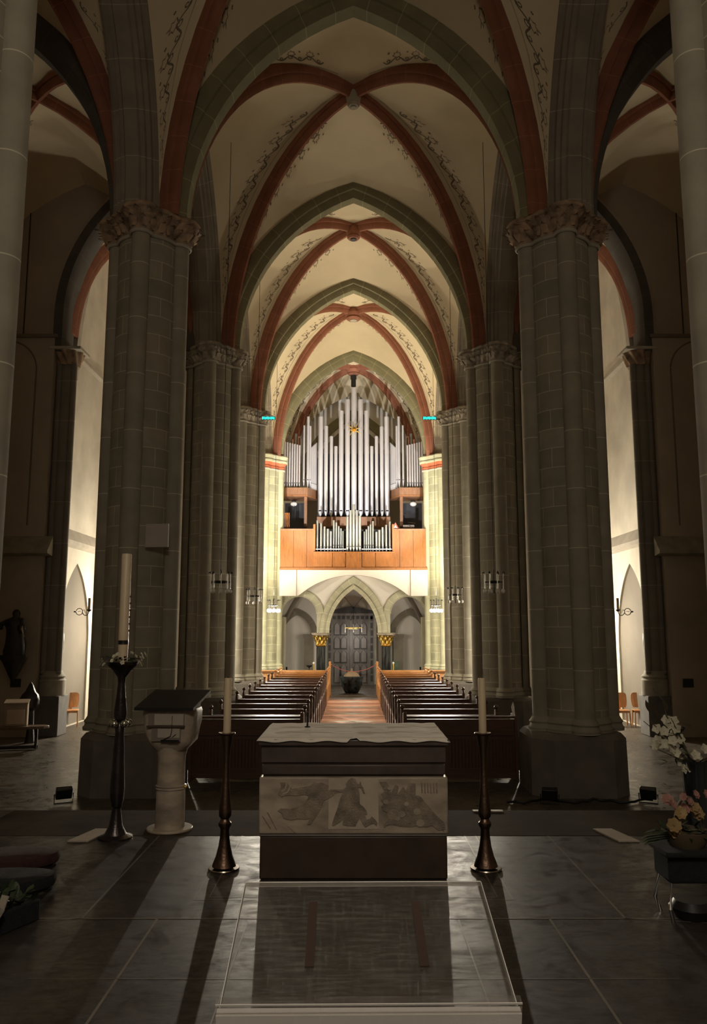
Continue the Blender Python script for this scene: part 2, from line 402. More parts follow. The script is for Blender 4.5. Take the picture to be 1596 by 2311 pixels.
# ---------- piers
RC, RS, DS = .545, .165, .580
def pier_r(th, grow=0.):
    best = RC+grow
    for k in range(4):
        d = th-k*pi/2; s_ = DS*sin(d); rr = RS+grow
        if cos(d) > 0 and abs(s_) < rr:
            best = max(best, DS*cos(d)+sqrt(rr*rr-s_*s_))
    return best
def pier_ring(z, grow, n=96, wob=0., f=12, ph=0.):
    return [Vector((cos(t)*(pier_r(t, grow)+wob*sin(f*t+ph)), sin(t)*(pier_r(t, grow)+wob*sin(f*t+ph)), z))
            for t in [2*pi*k/n for k in range(n)]]
def make_pier(label, base_z, mats, plinth=True, kind='leaf'):
    core_m, shaft_m, cap_m = mats
    p = thing('stone_pier', label, 'pillar')
    z_b = base_z+(1.18 if plinth else .25)
    c = MB(); c.lathe((0, 0, 0), [(RC, z_b), (RC, 8.75)], 64, cap=False); c.build('core', core_m, p)
    for k in range(4):
        a = k*pi/2; s = MB(); s.lathe((DS*cos(a), DS*sin(a), 0), [(RS, z_b), (RS, 8.78)], 24, cap=False)
        s.build('shaft', shaft_m, p)
    if kind == 'leaf':
        # necking ring
        nk = MB(); nk.loft([pier_ring(8.74+.035*sin(a), .018+.034*cos(a)) for a in [(-pi/2)+pi*i/6 for i in range(7)]], cap=False)
        nk.build('necking', 'neck', p)
        cp = MB(); rings = []
        for i in range(15):
            t = i/14; z = 8.77+t*.34
            g = .02+.17*t**1.5
            w = .062*sin(pi*min(1, t*1.10))
            ring = []
            for k in range(192):
                th = 2*pi*k/192
                lobe = abs(sin(th*10+(1.2*sin(t*7))))
                lump = w*(1.3*lobe-.4)+.03*sin(pi*t)*sin(23*th+5*t)*sin(9*t+3*sin(7*th))
                if t > .75: lump *= 1.0+.6*sin(pi*(t-.75)/.25)
                r = pier_r(th, g)+lump
                ring.append(Vector((r*cos(th), r*sin(th), z+.03*lobe*sin(pi*t))))
            rings.append(ring)
        cp.loft(rings)
        for row, (n_l, z_a, z_b, out) in enumerate(((26, 8.80, 9.00, .15), (26, 8.90, 9.13, .21))):
            for k in range(n_l):
                th0 = 2*pi*(k+.5*row)/n_l; P = []
                for i in range(6):
                    q = i/5; zz = z_a+(z_b-z_a)*q-(.05 if i == 5 else 0); wd = .10*sin(pi*(.18+.74*q))
                    for sgn in (-1, 0, 1):
                        r_ = pier_r(th0+sgn*wd, .04+out*q*q)+(.035 if sgn == 0 else 0)+.015
                        P.append((r_*cos(th0+sgn*wd), r_*sin(th0+sgn*wd), zz-(.02 if sgn else 0)*q))
                cp.add(P, [(i*3+j, i*3+j+1, (i+1)*3+j+1, (i+1)*3+j) for i in range(5) for j in range(2)])
        cp.build('carved_capital', cap_m, p, smooth=50)
        ab = MB(); ab.loft([pier_ring(z, g) for z, g in ((9.10, .15), (9.13, .19), (9.18, .20), (9.22, .17))]); ab.build('abacus', cap_m, p)
    else:
        cp = MB(); cp.loft([pier_ring(z, g) for z, g in ((8.62, .0), (8.66, .05), (8.72, .055), (8.76, .03), (8.90, .12))], cap=False)
        cp.build('red_band', 'rib_red_plain', p)
        ab = MB(); ab.loft([pier_ring(z, g) for z, g in ((8.88, .10), (8.93, .16), (8.99, .17), (9.02, .12), (9.07, .16), (9.17, .19), (9.22, .17))]); ab.build('abacus', shaft_m, p)
        nk = MB(); nk.loft([pier_ring(z, g) for z, g in ((8.56, .0), (8.58, .06), (8.62, .06), (8.64, .02))], cap=False); nk.build('necking', 'neck', p)
    # base mouldings and plinth
    bs = MB(); bs.loft([pier_ring(base_z+z, g) for z, g in ((.98, .07), (1.03, .08), (1.06, .05), (1.10, .04), (1.13, .06), (1.17, .03), (1.22, 0))], cap=False)
    bs.build('base_moulding', shaft_m, p)
    def octo(z, r, ch):
        return [Vector(v)+Vector((.10, 0, 0)) for v in ((r, -ch, z), (r, ch, z), (ch, r, z), (-ch, r, z), (-r, ch, z), (-r, -ch, z), (-ch, -r, z), (ch, -r, z))]
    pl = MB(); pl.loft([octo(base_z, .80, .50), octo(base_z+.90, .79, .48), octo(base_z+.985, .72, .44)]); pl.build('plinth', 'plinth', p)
    return p
M['boss_red'] = simple('dull_red_boss_paint', (.28, .11, .065), .8, var=.12)
M['rib_red_plain'] = simple('red_band_paint', (.48, .13, .06), .8, var=.12)
order = ['nearest, cut by the frame edge', 'second from the altar steps', 'third one back', 'fourth one back', 'beside the organ gallery']
pr0 = make_pier('tall clustered stone pier at left frame edge, its foot out of view', NAVE, ('core', 'shaft', 'capital'))
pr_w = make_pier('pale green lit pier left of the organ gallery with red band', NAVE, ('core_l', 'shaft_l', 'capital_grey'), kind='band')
pr_g = make_pier('grey clustered pier with carved leafy capital, second behind the pale panel pier', NAVE, ('core', 'shaft', 'capital_grey'))
pr0.location = (-PX-.02, PY[0], 0)
dup(pr0, (PX+.02, PY[0], 0), sx=-1, label='tall clustered stone pier at right frame edge, its foot out of view')
dup(pr0, (-PX, PY[1], 0), label='large clustered pier behind the marble ambo, with pale square panel on it')
dup(pr0, (PX, PY[1], 0), sx=-1, label='large clustered pier right of the altar, without a panel')
pr_g.location = (-PX, PY[2], 0); pr_g['label'] = 'grey clustered pier left of nave, just behind the pier with pale panel'
dup(pr_g, (PX, PY[2], 0), sx=-1, label='grey clustered pier right of nave, just behind the large right pier')
dup(pr_g, (-PX, PY[3], 0), label='half-hidden clustered pier left of nave beside the left teal display')
dup(pr_g, (PX, PY[3], 0), sx=-1, label='half-hidden clustered pier right of nave beside the right teal display')
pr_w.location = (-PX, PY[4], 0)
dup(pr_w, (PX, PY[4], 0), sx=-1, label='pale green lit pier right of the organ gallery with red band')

# ---------- vault bays
def pointed(x, a, rise):
    R = (a*a+rise*rise)/(2*a); c = R-a
    return sqrt(max(0, R*R-(min(abs(x), a)+c)**2))
class Bay:
    def __init__(s, xc, yc, a, b, z0, drise, trise, lrise, bulge=.22):
        s.__dict__.update(locals())
    def D(s, u): return s.z0+s.drise*sqrt(max(0, 1-u*u))
    def P(s, cell, u, t):
        """u signed in [-1,1], t 0 at the diagonal to 1 at the boundary arch"""
        au = abs(u); bl = s.bulge*4*t*(1-t)*sqrt(max(0, 1-au*au))
        kink = (au*au+.002)**.5
        if cell[0] == 'T':
            sg = 1 if cell[1] == '+' else -1
            x = u*s.a; y = sg*s.b*(au+t*(1-au))
            z = s.D(au)*(1-t)+(s.z0+pointed(x, s.a, s.trise))*t+bl
        else:
            sg = 1 if cell[1] == '+' else -1
            y = u*s.b; x = sg*s.a*(au+t*(1-au))
            z = s.D(au)*(1-t)+(s.z0+pointed(y, s.b, s.lrise))*t+bl
        return Vector((s.xc+x, s.yc+y, z))
    def mesh(s, n=28, m=9):
        mb = MB()
        us = [-cos(pi*i/n)*1.0 for i in range(n+1)]
        # keep dense near the corners and exact at 0
        us = sorted(set([round(q, 5) for q in us]+[0.]))
        for cell in ('T+', 'T-', 'L+', 'L-'):
            vs = [s.P(cell, u, j/m) for u in us for j in range(m+1)]; k = m+1
            mb.add(vs, [(i*k+j, i*k+j+1, (i+1)*k+j+1, (i+1)*k+j) for i in range(len(us)-1) for j in range(m)])
        return mb
RIB = [(-.15, .42), (-.15, .18), (-.125, .14), (-.095, .14), (-.085, .09), (-.065, .02), (-.03, -.03), (.03, -.03), (.065, .02), (.085, .09), (.095, .14), (.125, .14), (.15, .18), (.15, .42)]
TARCH = [(-.34, .50), (-.34, .30), (-.29, .20), (-.24, .18), (-.20, .08), (-.15, .0), (.15, 0), (.20, .08), (.24, .18), (.29, .20), (.34, .30), (.34, .50)]
def ribs(bay, parent, mat, start=.06, boss='boss', scroll=True, n=22, prof=RIB, ix=.16, iy=.16):
    boss_z = bay.z0+bay.drise
    for sx, sy in ((1, 1), (1, -1), (-1, 1), (-1, -1)):
        pts = []
        for i in range(n+1):
            u = cos(pi/2*(i/n))  # 1..0
            r = bay.D(u)-.20
            # pull the foot off the pier corner a little
            pts.append(Vector((bay.xc+sx*(bay.a-ix)*u, bay.yc+sy*(bay.b-iy)*u, max(r, bay.z0-.02))))
        # path must run so that outward (h) is up: reverse handled by S
        d = Vector((sx*(bay.a-ix), sy*(bay.b-iy), 0)).normalized()
        S = Vector((d.y, -d.x, 0))
        mb = MB(); t = (pts[1]-pts[0])
        # N = -S x t ; want N.z>0 near the top
        tt = (pts[-1]-pts[-2]).normalized()
        if (S.cross(tt)*-1).z < 0: S = -S
        mb.sweep(prof, pts, S); mb.build('diagonal_rib', mat, parent, smooth=40)
def scrollwork(bay, parent, d0=.36, w=.022, cells=('T+', 'T-', 'L+', 'L-'), amp=1.0, umin=.05):
    """painted vine beside the ribs, laid on the web surface, plus a thin border line"""
    mb = MB(); lb = MB()
    for cell in cells:
        for sg in (1, -1):
            # arc length table along the diagonal
            N = 60; us = [cos(pi/2*i/N) for i in range(N+1)]; ptsd = [bay.P(cell, sg*u, 0) for u in us]
            L = [0]
            for i in range(N): L.append(L[-1]+(ptsd[i+1]-ptsd[i]).length)
            def at(sv, d):
                sv = max(0, min(L[-1]-1e-4, sv)); i = 0
                lo, hi = 0, N
                while hi-lo > 1:
                    mid = (lo+hi)//2
                    if L[mid] <= sv: lo = mid
                    else: hi = mid
                f = (sv-L[lo])/max(1e-9, L[lo+1]-L[lo]); u = cos(pi/2*(lo+f)/N)
                p0 = bay.P(cell, sg*u, 0); p1 = bay.P(cell, sg*u, 1); ln = (p1-p0).length
                # distance along the web from the rib
                t = min(.93, d*min(1, ln/.95)/max(ln, .05)); return bay.P(cell, sg*u, t), ln
            def nrm(sv, d):
                a, _ = at(sv, d); b_, _ = at(sv+.05, d); c, _ = at(sv, d+.05)
                nn = (b_-a).cross(c-a)
                if nn.length < 1e-9: return Vector((0, 0, -1))
                nn.normalize()
                ctr = Vector((bay.xc, bay.yc, bay.z0))
                return nn if nn.dot(ctr-a) > 0 else -nn
            def stroke(poly, ww, m_=mb):
                vs = []
                for i, (sv, d) in enumerate(poly):
                    a = poly[max(0, i-1)]; b_ = poly[min(len(poly)-1, i+1)]
                    tx, ty = b_[0]-a[0], b_[1]-a[1]; l = hypot(tx, ty) or 1
                    ox, oy = -ty/l*ww/2, tx/l*ww/2
                    nn = nrm(sv, d)*.012
                    vs.append(at(sv+ox, d+oy)[0]+nn); vs.append(at(sv-ox, d-oy)[0]+nn)
                m_.add(vs, [(2*i, 2*i+1, 2*i+3, 2*i+2) for i in range(len(poly)-1)])
            s0 = L[-1]*umin+.5; s1 = L[-1]-.45; per = .56
            k = int((s1-s0)/per)
            for j in range(int((s1-s0)/.3)): stroke([(s0+j*.3, d0-.12), (s0+j*.3+.15, d0-.12), (s0+(j+1)*.3, d0-.12)], w*.8, lb)
            for j in range(k):
                b0 = s0+j*per; A = .085*amp; c0 = d0+.10
                stroke([(b0+per*q/10, c0+A*sin(2*pi*q/10)) for q in range(11)], w)
                # inward and outward curls
                stroke([(b0+per*.25+.075*amp*(1-q/12)*cos(1.2+2*pi*q/8), c0+.035+.075*amp*(1-q/12)*sin(1.2+2*pi*q/8)) for q in range(10)], w*.85)
                stroke([(b0+per*.75+.055*amp*(1-q/12)*cos(-1.2-2*pi*q/8), c0-.01+.055*amp*(1-q/12)*sin(-1.2-2*pi*q/8)) for q in range(9)], w*.8)
                # palmette leaf pointing away from the rib
                cx, cy = b0+per*.30, c0+A
                stroke([(cx-.03, cy), (cx-.10*amp, cy+.05*amp), (cx-.06*amp, cy+.09*amp), (cx-.07*amp, cy+.14*amp), (cx-.015, cy+.13*amp), (cx, cy+.22*amp), (cx+.025, cy+.13*amp), (cx+.075*amp, cy+.14*amp), (cx+.06*amp, cy+.09*amp), (cx+.10*amp, cy+.05*amp), (cx+.03, cy)], w*.8)
                stroke([(cx+per*.45, c0+.20*amp), (cx+per*.45+.02, c0+.22*amp), (cx+per*.45, c0+.24*amp), (cx+per*.45-.02, c0+.22*amp), (cx+per*.45, c0+.20*amp)], w*.8)
    mb.build('painted_scrollwork', 'paint', parent, smooth=0)
    lb.build('painted_border', 'paint_light', parent, smooth=0)

nbays = []
for i in range(5):
    y0, y1 = PY[i], PY[i+1]
    b = Bay(0, (y0+y1)/2, 3.60, (y1-y0)/2-.32, Z0, 5.35, 4.85, 4.7)
    o = struct(b.mesh(), 'ceiling', 'plaster'); nbays.append(b)
    ribs(b, o, 'rib_red', ix=.36, iy=.14); scrollwork(b, o, cells=('T+', 'T-', 'L+', 'L-'), d0=.42 if i else .46, w=.036 if i < 3 else .042, amp=1.25)
    # boss
    zb = Z0+5.35-.27
    q_ = [.6, .5, .7, 1, .95][i]
    bs = MB(); bs.lathe((0, b.yc, 0), [(r_*q_, z_) for r_, z_ in ((.10, zb-.16), (.24, zb-.15), (.30, zb-.10), (.27, zb-.05), (.33, zb), (.36, zb+.10), (.28, zb+.30))], 28)
    bo = bs.build('keystone_boss', ['boss_red', 'neck'][i == 1], o)
    ds = MB(); ds.lathe((0, b.yc, 0), [(.14*q_, zb-.185), (.14*q_, zb-.15)], 24); ds.build('boss_disc', ['black', 'neck', 'black', 'neck', 'neck'][i], o)
# choir bay behind and above the photographer
bc = Bay(0, 2.5, 3.60, 4.2, Z0, 5.35, 4.85, 4.7); struct(bc.mesh(16, 5), 'ceiling', 'plaster')

# ---------- transverse arches of the nave (each with both legs)
for i in range(5):
    pts = [(x, PY[i], z) for x, z in arch_pts(3.12, 4.50, Z0, 18)]
    mb = MB(); mb.sweep(TARCH, pts, (0, 1, 0)); struct(mb, f'trim_{i+1}', 'arch_green', smooth=40)
# ---------- arcade arches between nave and aisles
ARC = [(-.42, .62), (-.42, .28), (-.36, .22), (-.33, .22), (-.31, .15), (-.24, .13), (-.22, .07), (-.15, .055), (-.12, .0), (.12, 0), (.15, .055), (.22, .07), (.24, .13), (.31, .15), (.33, .22), (.36, .22), (.42, .28), (.42, .62)]
t_n = 6
for sx in (-1, 1):
    for i in range(5):
        y0, y1 = PY[i], PY[i+1]; h = (y1-y0)/2
        a = h-.60 if i < 4 else h-.5
        pts = [(sx*4.02, (y0+y1)/2+x, z) for x, z in arch_pts(a, 4.25, Z0, 16)]
        mb = MB(); mb.sweep(ARC, pts, (-1, 0, 0))
        struct(mb, f'trim_{t_n}', 'arch_grey', smooth=40); t_n += 1

# ---------- side halls (two wide bays) and narrow aisles behind them
WX = 7.95
for sx in (-1, 1):
    for i in range(2):
        y0, y1 = PY[i], PY[i+1] if i == 0 else 20.85
        b = Bay(sx*7.55, (y0+y1)/2, 3.3, (y1-y0)/2, Z0, 5.2, 4.85, 4.7)
        o = struct(b.mesh(20, 6), 'ceiling', 'plaster'); ribs(b, o, 'rib_red', n=14)
        if i == 1 or True: scrollwork(b, o, cells=('L+', 'T+') if sx < 0 else ('L-', 'T+'))
    b = Bay(sx*7.55, 2.5, 3.3, 4.5, Z0, 5.2, 4.85, 4.7); struct(b.mesh(12, 4), 'ceiling', 'plaster')
    pts = [(sx*7.6+x, PY[1], z) for x, z in arch_pts(3.05, 4.5, Z0, 16)]
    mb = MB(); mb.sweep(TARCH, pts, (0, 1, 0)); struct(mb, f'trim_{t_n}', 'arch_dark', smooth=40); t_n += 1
    # narrow aisle vaults
    for i in range(2, 5):
        y0, y1 = (PY[i] if i > 2 else 21.35), PY[i+1]
        b = Bay(sx*6.1, (y0+y1)/2, 1.85, (y1-y0)/2, Z0+.6, 4.2, 3.9, 3.8)
        o = struct(b.mesh(20, 6), 'ceiling', 'plaster'); ribs(b, o, 'rib_red', n=14)
        if i == 2: scrollwork(b, o, d0=.34, cells=('T-', 'L-', 'L+'))
        # infill between vault edge and arcade
    for i in range(3, 5):
        pts = [(sx*6.15+x, PY[i], z) for x, z in arch_pts(1.62, 4.6, Z0, 14, stilt=1.0)]
        mb = MB(); mb.sweep(TARCH, pts, (0, 1, 0)); struct(mb, f'trim_{t_n}', 'arch_grey', smooth=40); t_n += 1

# ---------- west wall of each side hall, with the tall aisle opening
side = {-1: 'left', 1: 'right'}
for sx in (-1, 1):
    tf = lambda u, z, d, sx=sx: Vector((sx*u, 20.85+d, z))
    mb = MB()
    # upper wall: from the pier line to the outer wall, opening for the aisle
    outline = arch_pts(1.85, 4.55, Z0-.1, 16, stilt=1.0)
    mb.bx(sx*4.28, sx*4.62, 20.86, 21.4, 9.25, 15)
    holed_wall(mb, 4.62, 11.0, NAVE, 15.0, [(6.2, outline, NAVE)], .55, tf)
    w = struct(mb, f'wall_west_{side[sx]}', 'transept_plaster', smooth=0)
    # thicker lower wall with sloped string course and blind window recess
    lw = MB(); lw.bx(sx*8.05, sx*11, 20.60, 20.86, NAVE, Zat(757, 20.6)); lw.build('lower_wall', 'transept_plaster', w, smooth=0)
    zt = Zat(757, 20.6)
    e = MB(); e.bx(sx*7.98, sx*11, 20.54, 20.62, zt-.06, zt+.03); e.build('upper_ledge', 'niche_plaster', w, smooth=0)
    zs = 3.85
    st = MB()
    for xa, xb in ((8.05, 11.0),):
        st.prism([(20.25, zs-.25), (20.25, zs-.18), (20.60, zs+.22), (20.60, zs-.30)], sx*7.80, sx*11.0, lambda p: Vector((p.y, p.x, p.z)))
    st.build('string_course', 'stone', w, smooth=0)
    # recess outline on the upper wall (blind window)
    bw = MB()
    r = [(sx*9.25+x, z) for x, z in arch_pts(.75, .8, zt-.95, 10)]
    path = [(r[0][0], zs+.5)]+r+[(r[-1][0], zs+.5)]
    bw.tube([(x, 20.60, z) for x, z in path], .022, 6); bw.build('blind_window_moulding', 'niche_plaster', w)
    sm = MB(); sm.bx(sx*9.0, sx*9.03, 20.835, 20.85, zt, 13.2); sm.build('wall_seam', 'door_line', w, smooth=0)
    # dark arch ring round the aisle opening
    pts = [(sx*6.2+x, 21.05, z) for x, z in arch_pts(1.62, 4.50, Z0-.1, 16, stilt=1.0)]
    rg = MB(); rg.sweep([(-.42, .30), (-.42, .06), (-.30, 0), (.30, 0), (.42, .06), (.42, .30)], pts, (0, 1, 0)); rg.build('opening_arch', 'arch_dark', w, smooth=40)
    pts = [(sx*6.2+x, 20.80, z) for x, z in arch_pts(1.95, 4.95, Z0-.1, 16, stilt=1.0)]
    rg = MB(); rg.sweep([(-.05, .10), (-.07, 0), (.05, 0), (.05, .10)], pts, (0, 1, 0)); rg.build('hood_arch', 'transept_plaster', w, smooth=40)

# ---------- respond columns at the aisle openings
def make_respond(label):
    t = thing('wall_shaft', label, 'column')
    c = MB(); c.lathe((0, 0, 0), [(.215, NAVE+1.55), (.215, 8.78)], 28, cap=False); c.build('shaft', 'resp', t)
    for a in (-1, 1):
        c = MB(); c.lathe((a*.19, -.13, 0), [(.085, NAVE+1.55), (.085, 8.78)], 14, cap=False); c.build('slender_shaft', 'resp', t)
    b = MB(); b.lathe((0, 0, 0), [(.34, NAVE+1.0), (.34, NAVE+1.38), (.30, NAVE+1.42), (.33, NAVE+1.48), (.27, NAVE+1.54), (.24, NAVE+1.62)], 28); b.build('base', 'stone', t)
    p = MB(); p.box((0, 0, NAVE+.5), (.62, .66, 1.0)); p.build('plinth', 'plinth_dark', t, bevel=.02)
    k = MB(); rings = []
    for i in range(9):
        q = i/8; z = 8.76+.38*q; rings.append([Vector((((.26+.12*q)+.04*sin(9*th+4*q))*cos(th), ((.26+.12*q)+.04*sin(9*th+4*q))*sin(th), z)) for th in [2*pi*j/72 for j in range(72)]])
    k.loft(rings); k.build('leafy_capital', 'capital', t, smooth=50)
    a = MB(); a.box((0, 0, 9.18), (.86, .80, .09)); a.build('abacus', 'neck', t, bevel=.02)
    return t
M['resp'] = stone_joint('respond_stone', (.20, .18, .15), 1.1, 'Z')
M['plinth_dark'] = simple('dark_plinth_stone', (.12, .11, .10), .8, var=.15)
r0 = make_respond('dark wall column with leafy capital beside the left aisle opening')
r0.location = (-7.77, 20.98, 0)
dup(r0, (7.77, 20.98, 0), label='dark wall column with leafy capital beside the right aisle opening')

# ---------- aisle outer walls with pointed niches, cornice
for sx in (-1, 1):
    tf = lambda u, z, d, sx=sx: Vector((sx*(WX+d), u, z))
    mb = MB()
    hol = [(c, arch_pts(1.25, 2.2, 1.35, 14), NAVE+.02) for c in (22.95, 27.8, 33.2)]
    holed_wall(mb, 20.9, 42.0, NAVE, 15.0, hol, .30, tf)
    w = struct(mb, f'wall_{side[sx]}', 'wall_plaster', smooth=0)
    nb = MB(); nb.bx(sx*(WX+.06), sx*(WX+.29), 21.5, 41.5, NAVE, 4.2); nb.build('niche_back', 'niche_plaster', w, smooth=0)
    cn = MB(); cn.prism([(WX, 3.95), (WX-.16, 4.02), (WX-.16, 4.12), (WX, 4.45)], 21.4, 41.6, lambda p, sx=sx: Vector((sx*p.x, p.y, p.z)))
    cn.build('cornice', 'neck', w, smooth=0)
    # tall shallow window recess frame and capital-level string
    sg = MB(); sg.prism([(WX, 9.35), (WX-.10, 9.40), (WX-.10, 9.5), (WX, 9.55)], 21.4, 24.5, lambda p, sx=sx: Vector((sx*p.x, p.y, p.z))); sg.build('string_moulding', 'neck', w, smooth=0)
    fm = MB(); fm.sweep([(-.12, .3), (-.12, .05), (-.05, 0), (.05, 0), (.12, .05), (.12, .3)], [(sx*(WX-.08), 24.4+x, z) for x, z in arch_pts(2.7, 5.6, 8.6, 16)], (-1, 0, 0)); fm.build('wall_arch', 'neck', w, smooth=40)
    # outer wall of the side hall
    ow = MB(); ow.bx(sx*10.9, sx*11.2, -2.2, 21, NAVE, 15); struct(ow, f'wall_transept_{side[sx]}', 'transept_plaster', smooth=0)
    # dark skirting and raised bright floor strip at the aisle mouth
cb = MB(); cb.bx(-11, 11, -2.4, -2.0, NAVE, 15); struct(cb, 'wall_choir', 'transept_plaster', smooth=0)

# ---------- west end: organ chamber wall
ww = MB(); ww.bx(-8.3, 8.3, 41.6, 42.0, NAVE, 16); w = struct(ww, 'wall_back', 'white_plaster', smooth=0)
bl = MB(); bl.sweep([(-.10, .45), (-.10, .0), (.10, 0), (.10, .45)], [(x, 41.5, z) for x, z in arch_pts(2.7, 4.4, 8.4, 16)], (0, 1, 0)); bl.build('blind_arch', 'arch_green', w, smooth=40)
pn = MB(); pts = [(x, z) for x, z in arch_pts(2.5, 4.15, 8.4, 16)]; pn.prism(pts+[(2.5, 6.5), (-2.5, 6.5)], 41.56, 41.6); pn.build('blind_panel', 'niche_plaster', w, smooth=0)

# ---------- floors
f = MB(); f.bx(-11, 11, -2.2, 7.86, -.12, 0); fl = struct(f, 'floor_platform', 'platform', smooth=0)
f = MB(); f.bx(-11.2, 11.2, 6.0, 42, NAVE-.2, NAVE); fn = struct(f, 'floor', 'navefloor', smooth=0)
stp = MB()
for k in range(4): stp.bx(-11, 11, 7.6, 7.86+.33*(k+1), NAVE, -.2*(k+1))
struct(stp, 'floor_steps', 'platform', smooth=0)
under = MB(); under.bx(-11, 11, -2.2, 7.7, NAVE, -.1); struct(under, 'floor_substructure', 'platform', smooth=0)
es = MB(); es.bx(-3.2, 3.2, 6.93, 7.85, 0, .002); es.build('shade_strip', 'shade_strip', fl, smooth=0)  # thin sheet carrying the painted shade band
jl = MB()
def jline(x0, y0, x1, y1, w=.007, z=.001):
    d = Vector((x1-x0, y1-y0, 0)); n = Vector((-d.y, d.x, 0)).normalized()*w
    jl.add([Vector((x0, y0, z))+n, Vector((x1, y1, z))+n, Vector((x1, y1, z))-n, Vector((x0, y0, z))-n], [(0, 1, 2, 3)])
jline(-2.6, 5.02, 2.6, 5.02)
for s in (-1, 1):
    jline(s*1.61, 7.8, s*1.61, 5.02); jline(s*1.16, 5.02, s*1.16, 2.0)
    jline(s*.92, 5.4, s*.92, 7.0, .004); jline(s*1.01, 5.35, s*1.01, 7.2, .004); jline(s*.92, 5.4, s*.62, 5.4, .004); jline(s*1.01, 5.35, s*.7, 5.35, .004)
    jline(s*.62, 5.0, s*.62, 3.4, .004)
    jline(s*1.61, 5.02, s*2.05, 4.95, .004); jline(s*2.05, 4.95, s*3.2, 4.7, .004)
    jline(s*2.1, 5.45, s*4.2, 5.45, .004); jline(s*2.15, 6.6, s*3.1, 6.6, .003)
jline(-2.6, 3.4, 2.6, 3.4, .004); jline(-1.6, 4.2, 1.6, 4.2, .003); jline(-1.6, 6.55, 1.6, 6.55, .003)
jl.build('joint_lines', 'joint', fl, smooth=0)
# patterned aisle: pale tiles, red tiles with diamonds, pale steps near the font
pt = MB()
def slab(x0, x1, y0, y1, z=.004): pt.bx(x0, x1, y0, y1, NAVE, NAVE+z)
pt.mi = 0; slab(-.95, .95, 14.2, 27.0)
pt.mi = 1
for k in range(2):
    yc = 15.5+k*4.5
    for s in (-1, 1):
        pt.add([(s*.9, yc-1.6, NAVE+.006), (s*.9, yc+1.6, NAVE+.006), (s*.12, yc, NAVE+.006)], [(0, 1, 2)])
pt.mi = 1; slab(-.95, .95, 23.0, 31.2, .006)
pt.mi = 0
for k in range(4):
    yc = 24.0+k*2.1
    pt.add([(-.9, yc, NAVE+.009), (0, yc-.22, NAVE+.009), (.9, yc, NAVE+.009), (0, yc+.22, NAVE+.009)], [(0, 1, 2, 3)])
pt.build('aisle_tiles', ['tile_pale', 'tile_red'], fn, smooth=0)
# ================================================================== WEST END
# ---------- wall under the gallery: segmental arch in front, three arches behind
mb = MB()
zt = 4.33
seg = [(x, z) for x, z in arch_pts(2.42, .92, Zat(1345, 35.0), 14)]
z_sp = seg[0][1]
tf = lambda u, z, d: Vector((u, 34.95+d, z))
holed_wall(mb, -3.25, 3.25, NAVE, zt, [(0, [(-3.15, z_sp-2.2)]+[(-3.15, z_sp+.02)]+[(-2.42, z_sp+.02)]+seg[1:-1]+[(2.42, z_sp+.02), (3.15, z_sp+.02), (3.15, z_sp-2.2)], NAVE)], .28, tf)
gw = struct(mb, 'wall_gallery', 'white_plaster', smooth=0)
bv = MB()
for s in (-1, 1):
    bv.prism([(3.2, 34.95), (2.5, 34.95), (2.5, 34.80), (3.2, 34.55)], z_sp, 4.25, lambda p, s=s: Vector((s*p.x, p.z, p.y)))
bv.build('corner_splay', 'white_plaster', gw, smooth=0)
YA = 36.0
c_in = arch_pts(1.22, Zat(1318, YA)-1.5, 1.5, 14)
s_in = arch_pts(.80, .80, Zat(1345, YA)-.80, 12)
CX = 1.46
mb = MB(); tf = lambda u, z, d: Vector((u, YA+d, z))
sd = lambda: [(x, z) for x, z in s_in]
holed_wall(mb, -4.3, 4.3, 1.5, 4.33, [(-2.44, [(-.80, 1.5)]+sd()+[(.80, 1.5)], 1.5), (0, c_in, 1.5), (2.44, [(-.80, 1.5)]+sd()+[(.80, 1.5)], 1.5)], .45, tf)
for s in (-1, 1): mb.bx(s*3.24, s*4.3, YA, YA+.45, NAVE, 1.5)
aw = struct(mb, 'wall_arcade', 'white_plaster', smooth=0)
ring = [(-.06, .30), (-.10, .26), (-.10, .02), (-.04, -.03), (.3, -.03), (.3, .3)]
def ringat(xc, pts, nm='arch_ring', extra=None):
    m_ = MB(); P = [(xc+x, YA, z) for x, z in pts]
    m_.sweep([(-w, h) for w, h in ring] if True else ring, P, (0, 1, 0)); m_.build(nm, 'arch_pale', aw, smooth=40)
# our sweep's S is +Y, so w negative = toward the viewer
ring = [(.06, .32), (.12, .28), (.12, .04), (.05, -.03), (-.40, -.03), (-.40, .0)]
ringat(0, arch_pts(1.22, Zat(1318, YA)-1.5, 1.5, 14))
for s in (-1, 1):
    ringat(s*2.44, s_in)
    im = MB(); im.sweep([(-.2, .1), (-.2, -.07), (-.02, -.07), (-.02, .1)], [(0+x, YA, z) for x, z in arch_pts(1.15, Zat(1318, YA)-1.65, 1.5, 14)], (0, 1, 0))
im.build('inner_moulding', 'arch_pale', aw, smooth=40)
# piers of the arcade above the capitals
for s in (-1, 1):
    b = MB(); b.bx(s*(CX-.24), s*(CX+.18), YA-.06, YA+.5, 1.5, 2.4); b.build('arch_springer', 'arch_pale', aw, smooth=0)
    b = MB(); b.bx(s*3.05, s*3.4, YA-.05, YA+.5, NAVE, 2.2); b.build('side_jamb', 'arch_pale', aw, smooth=0)
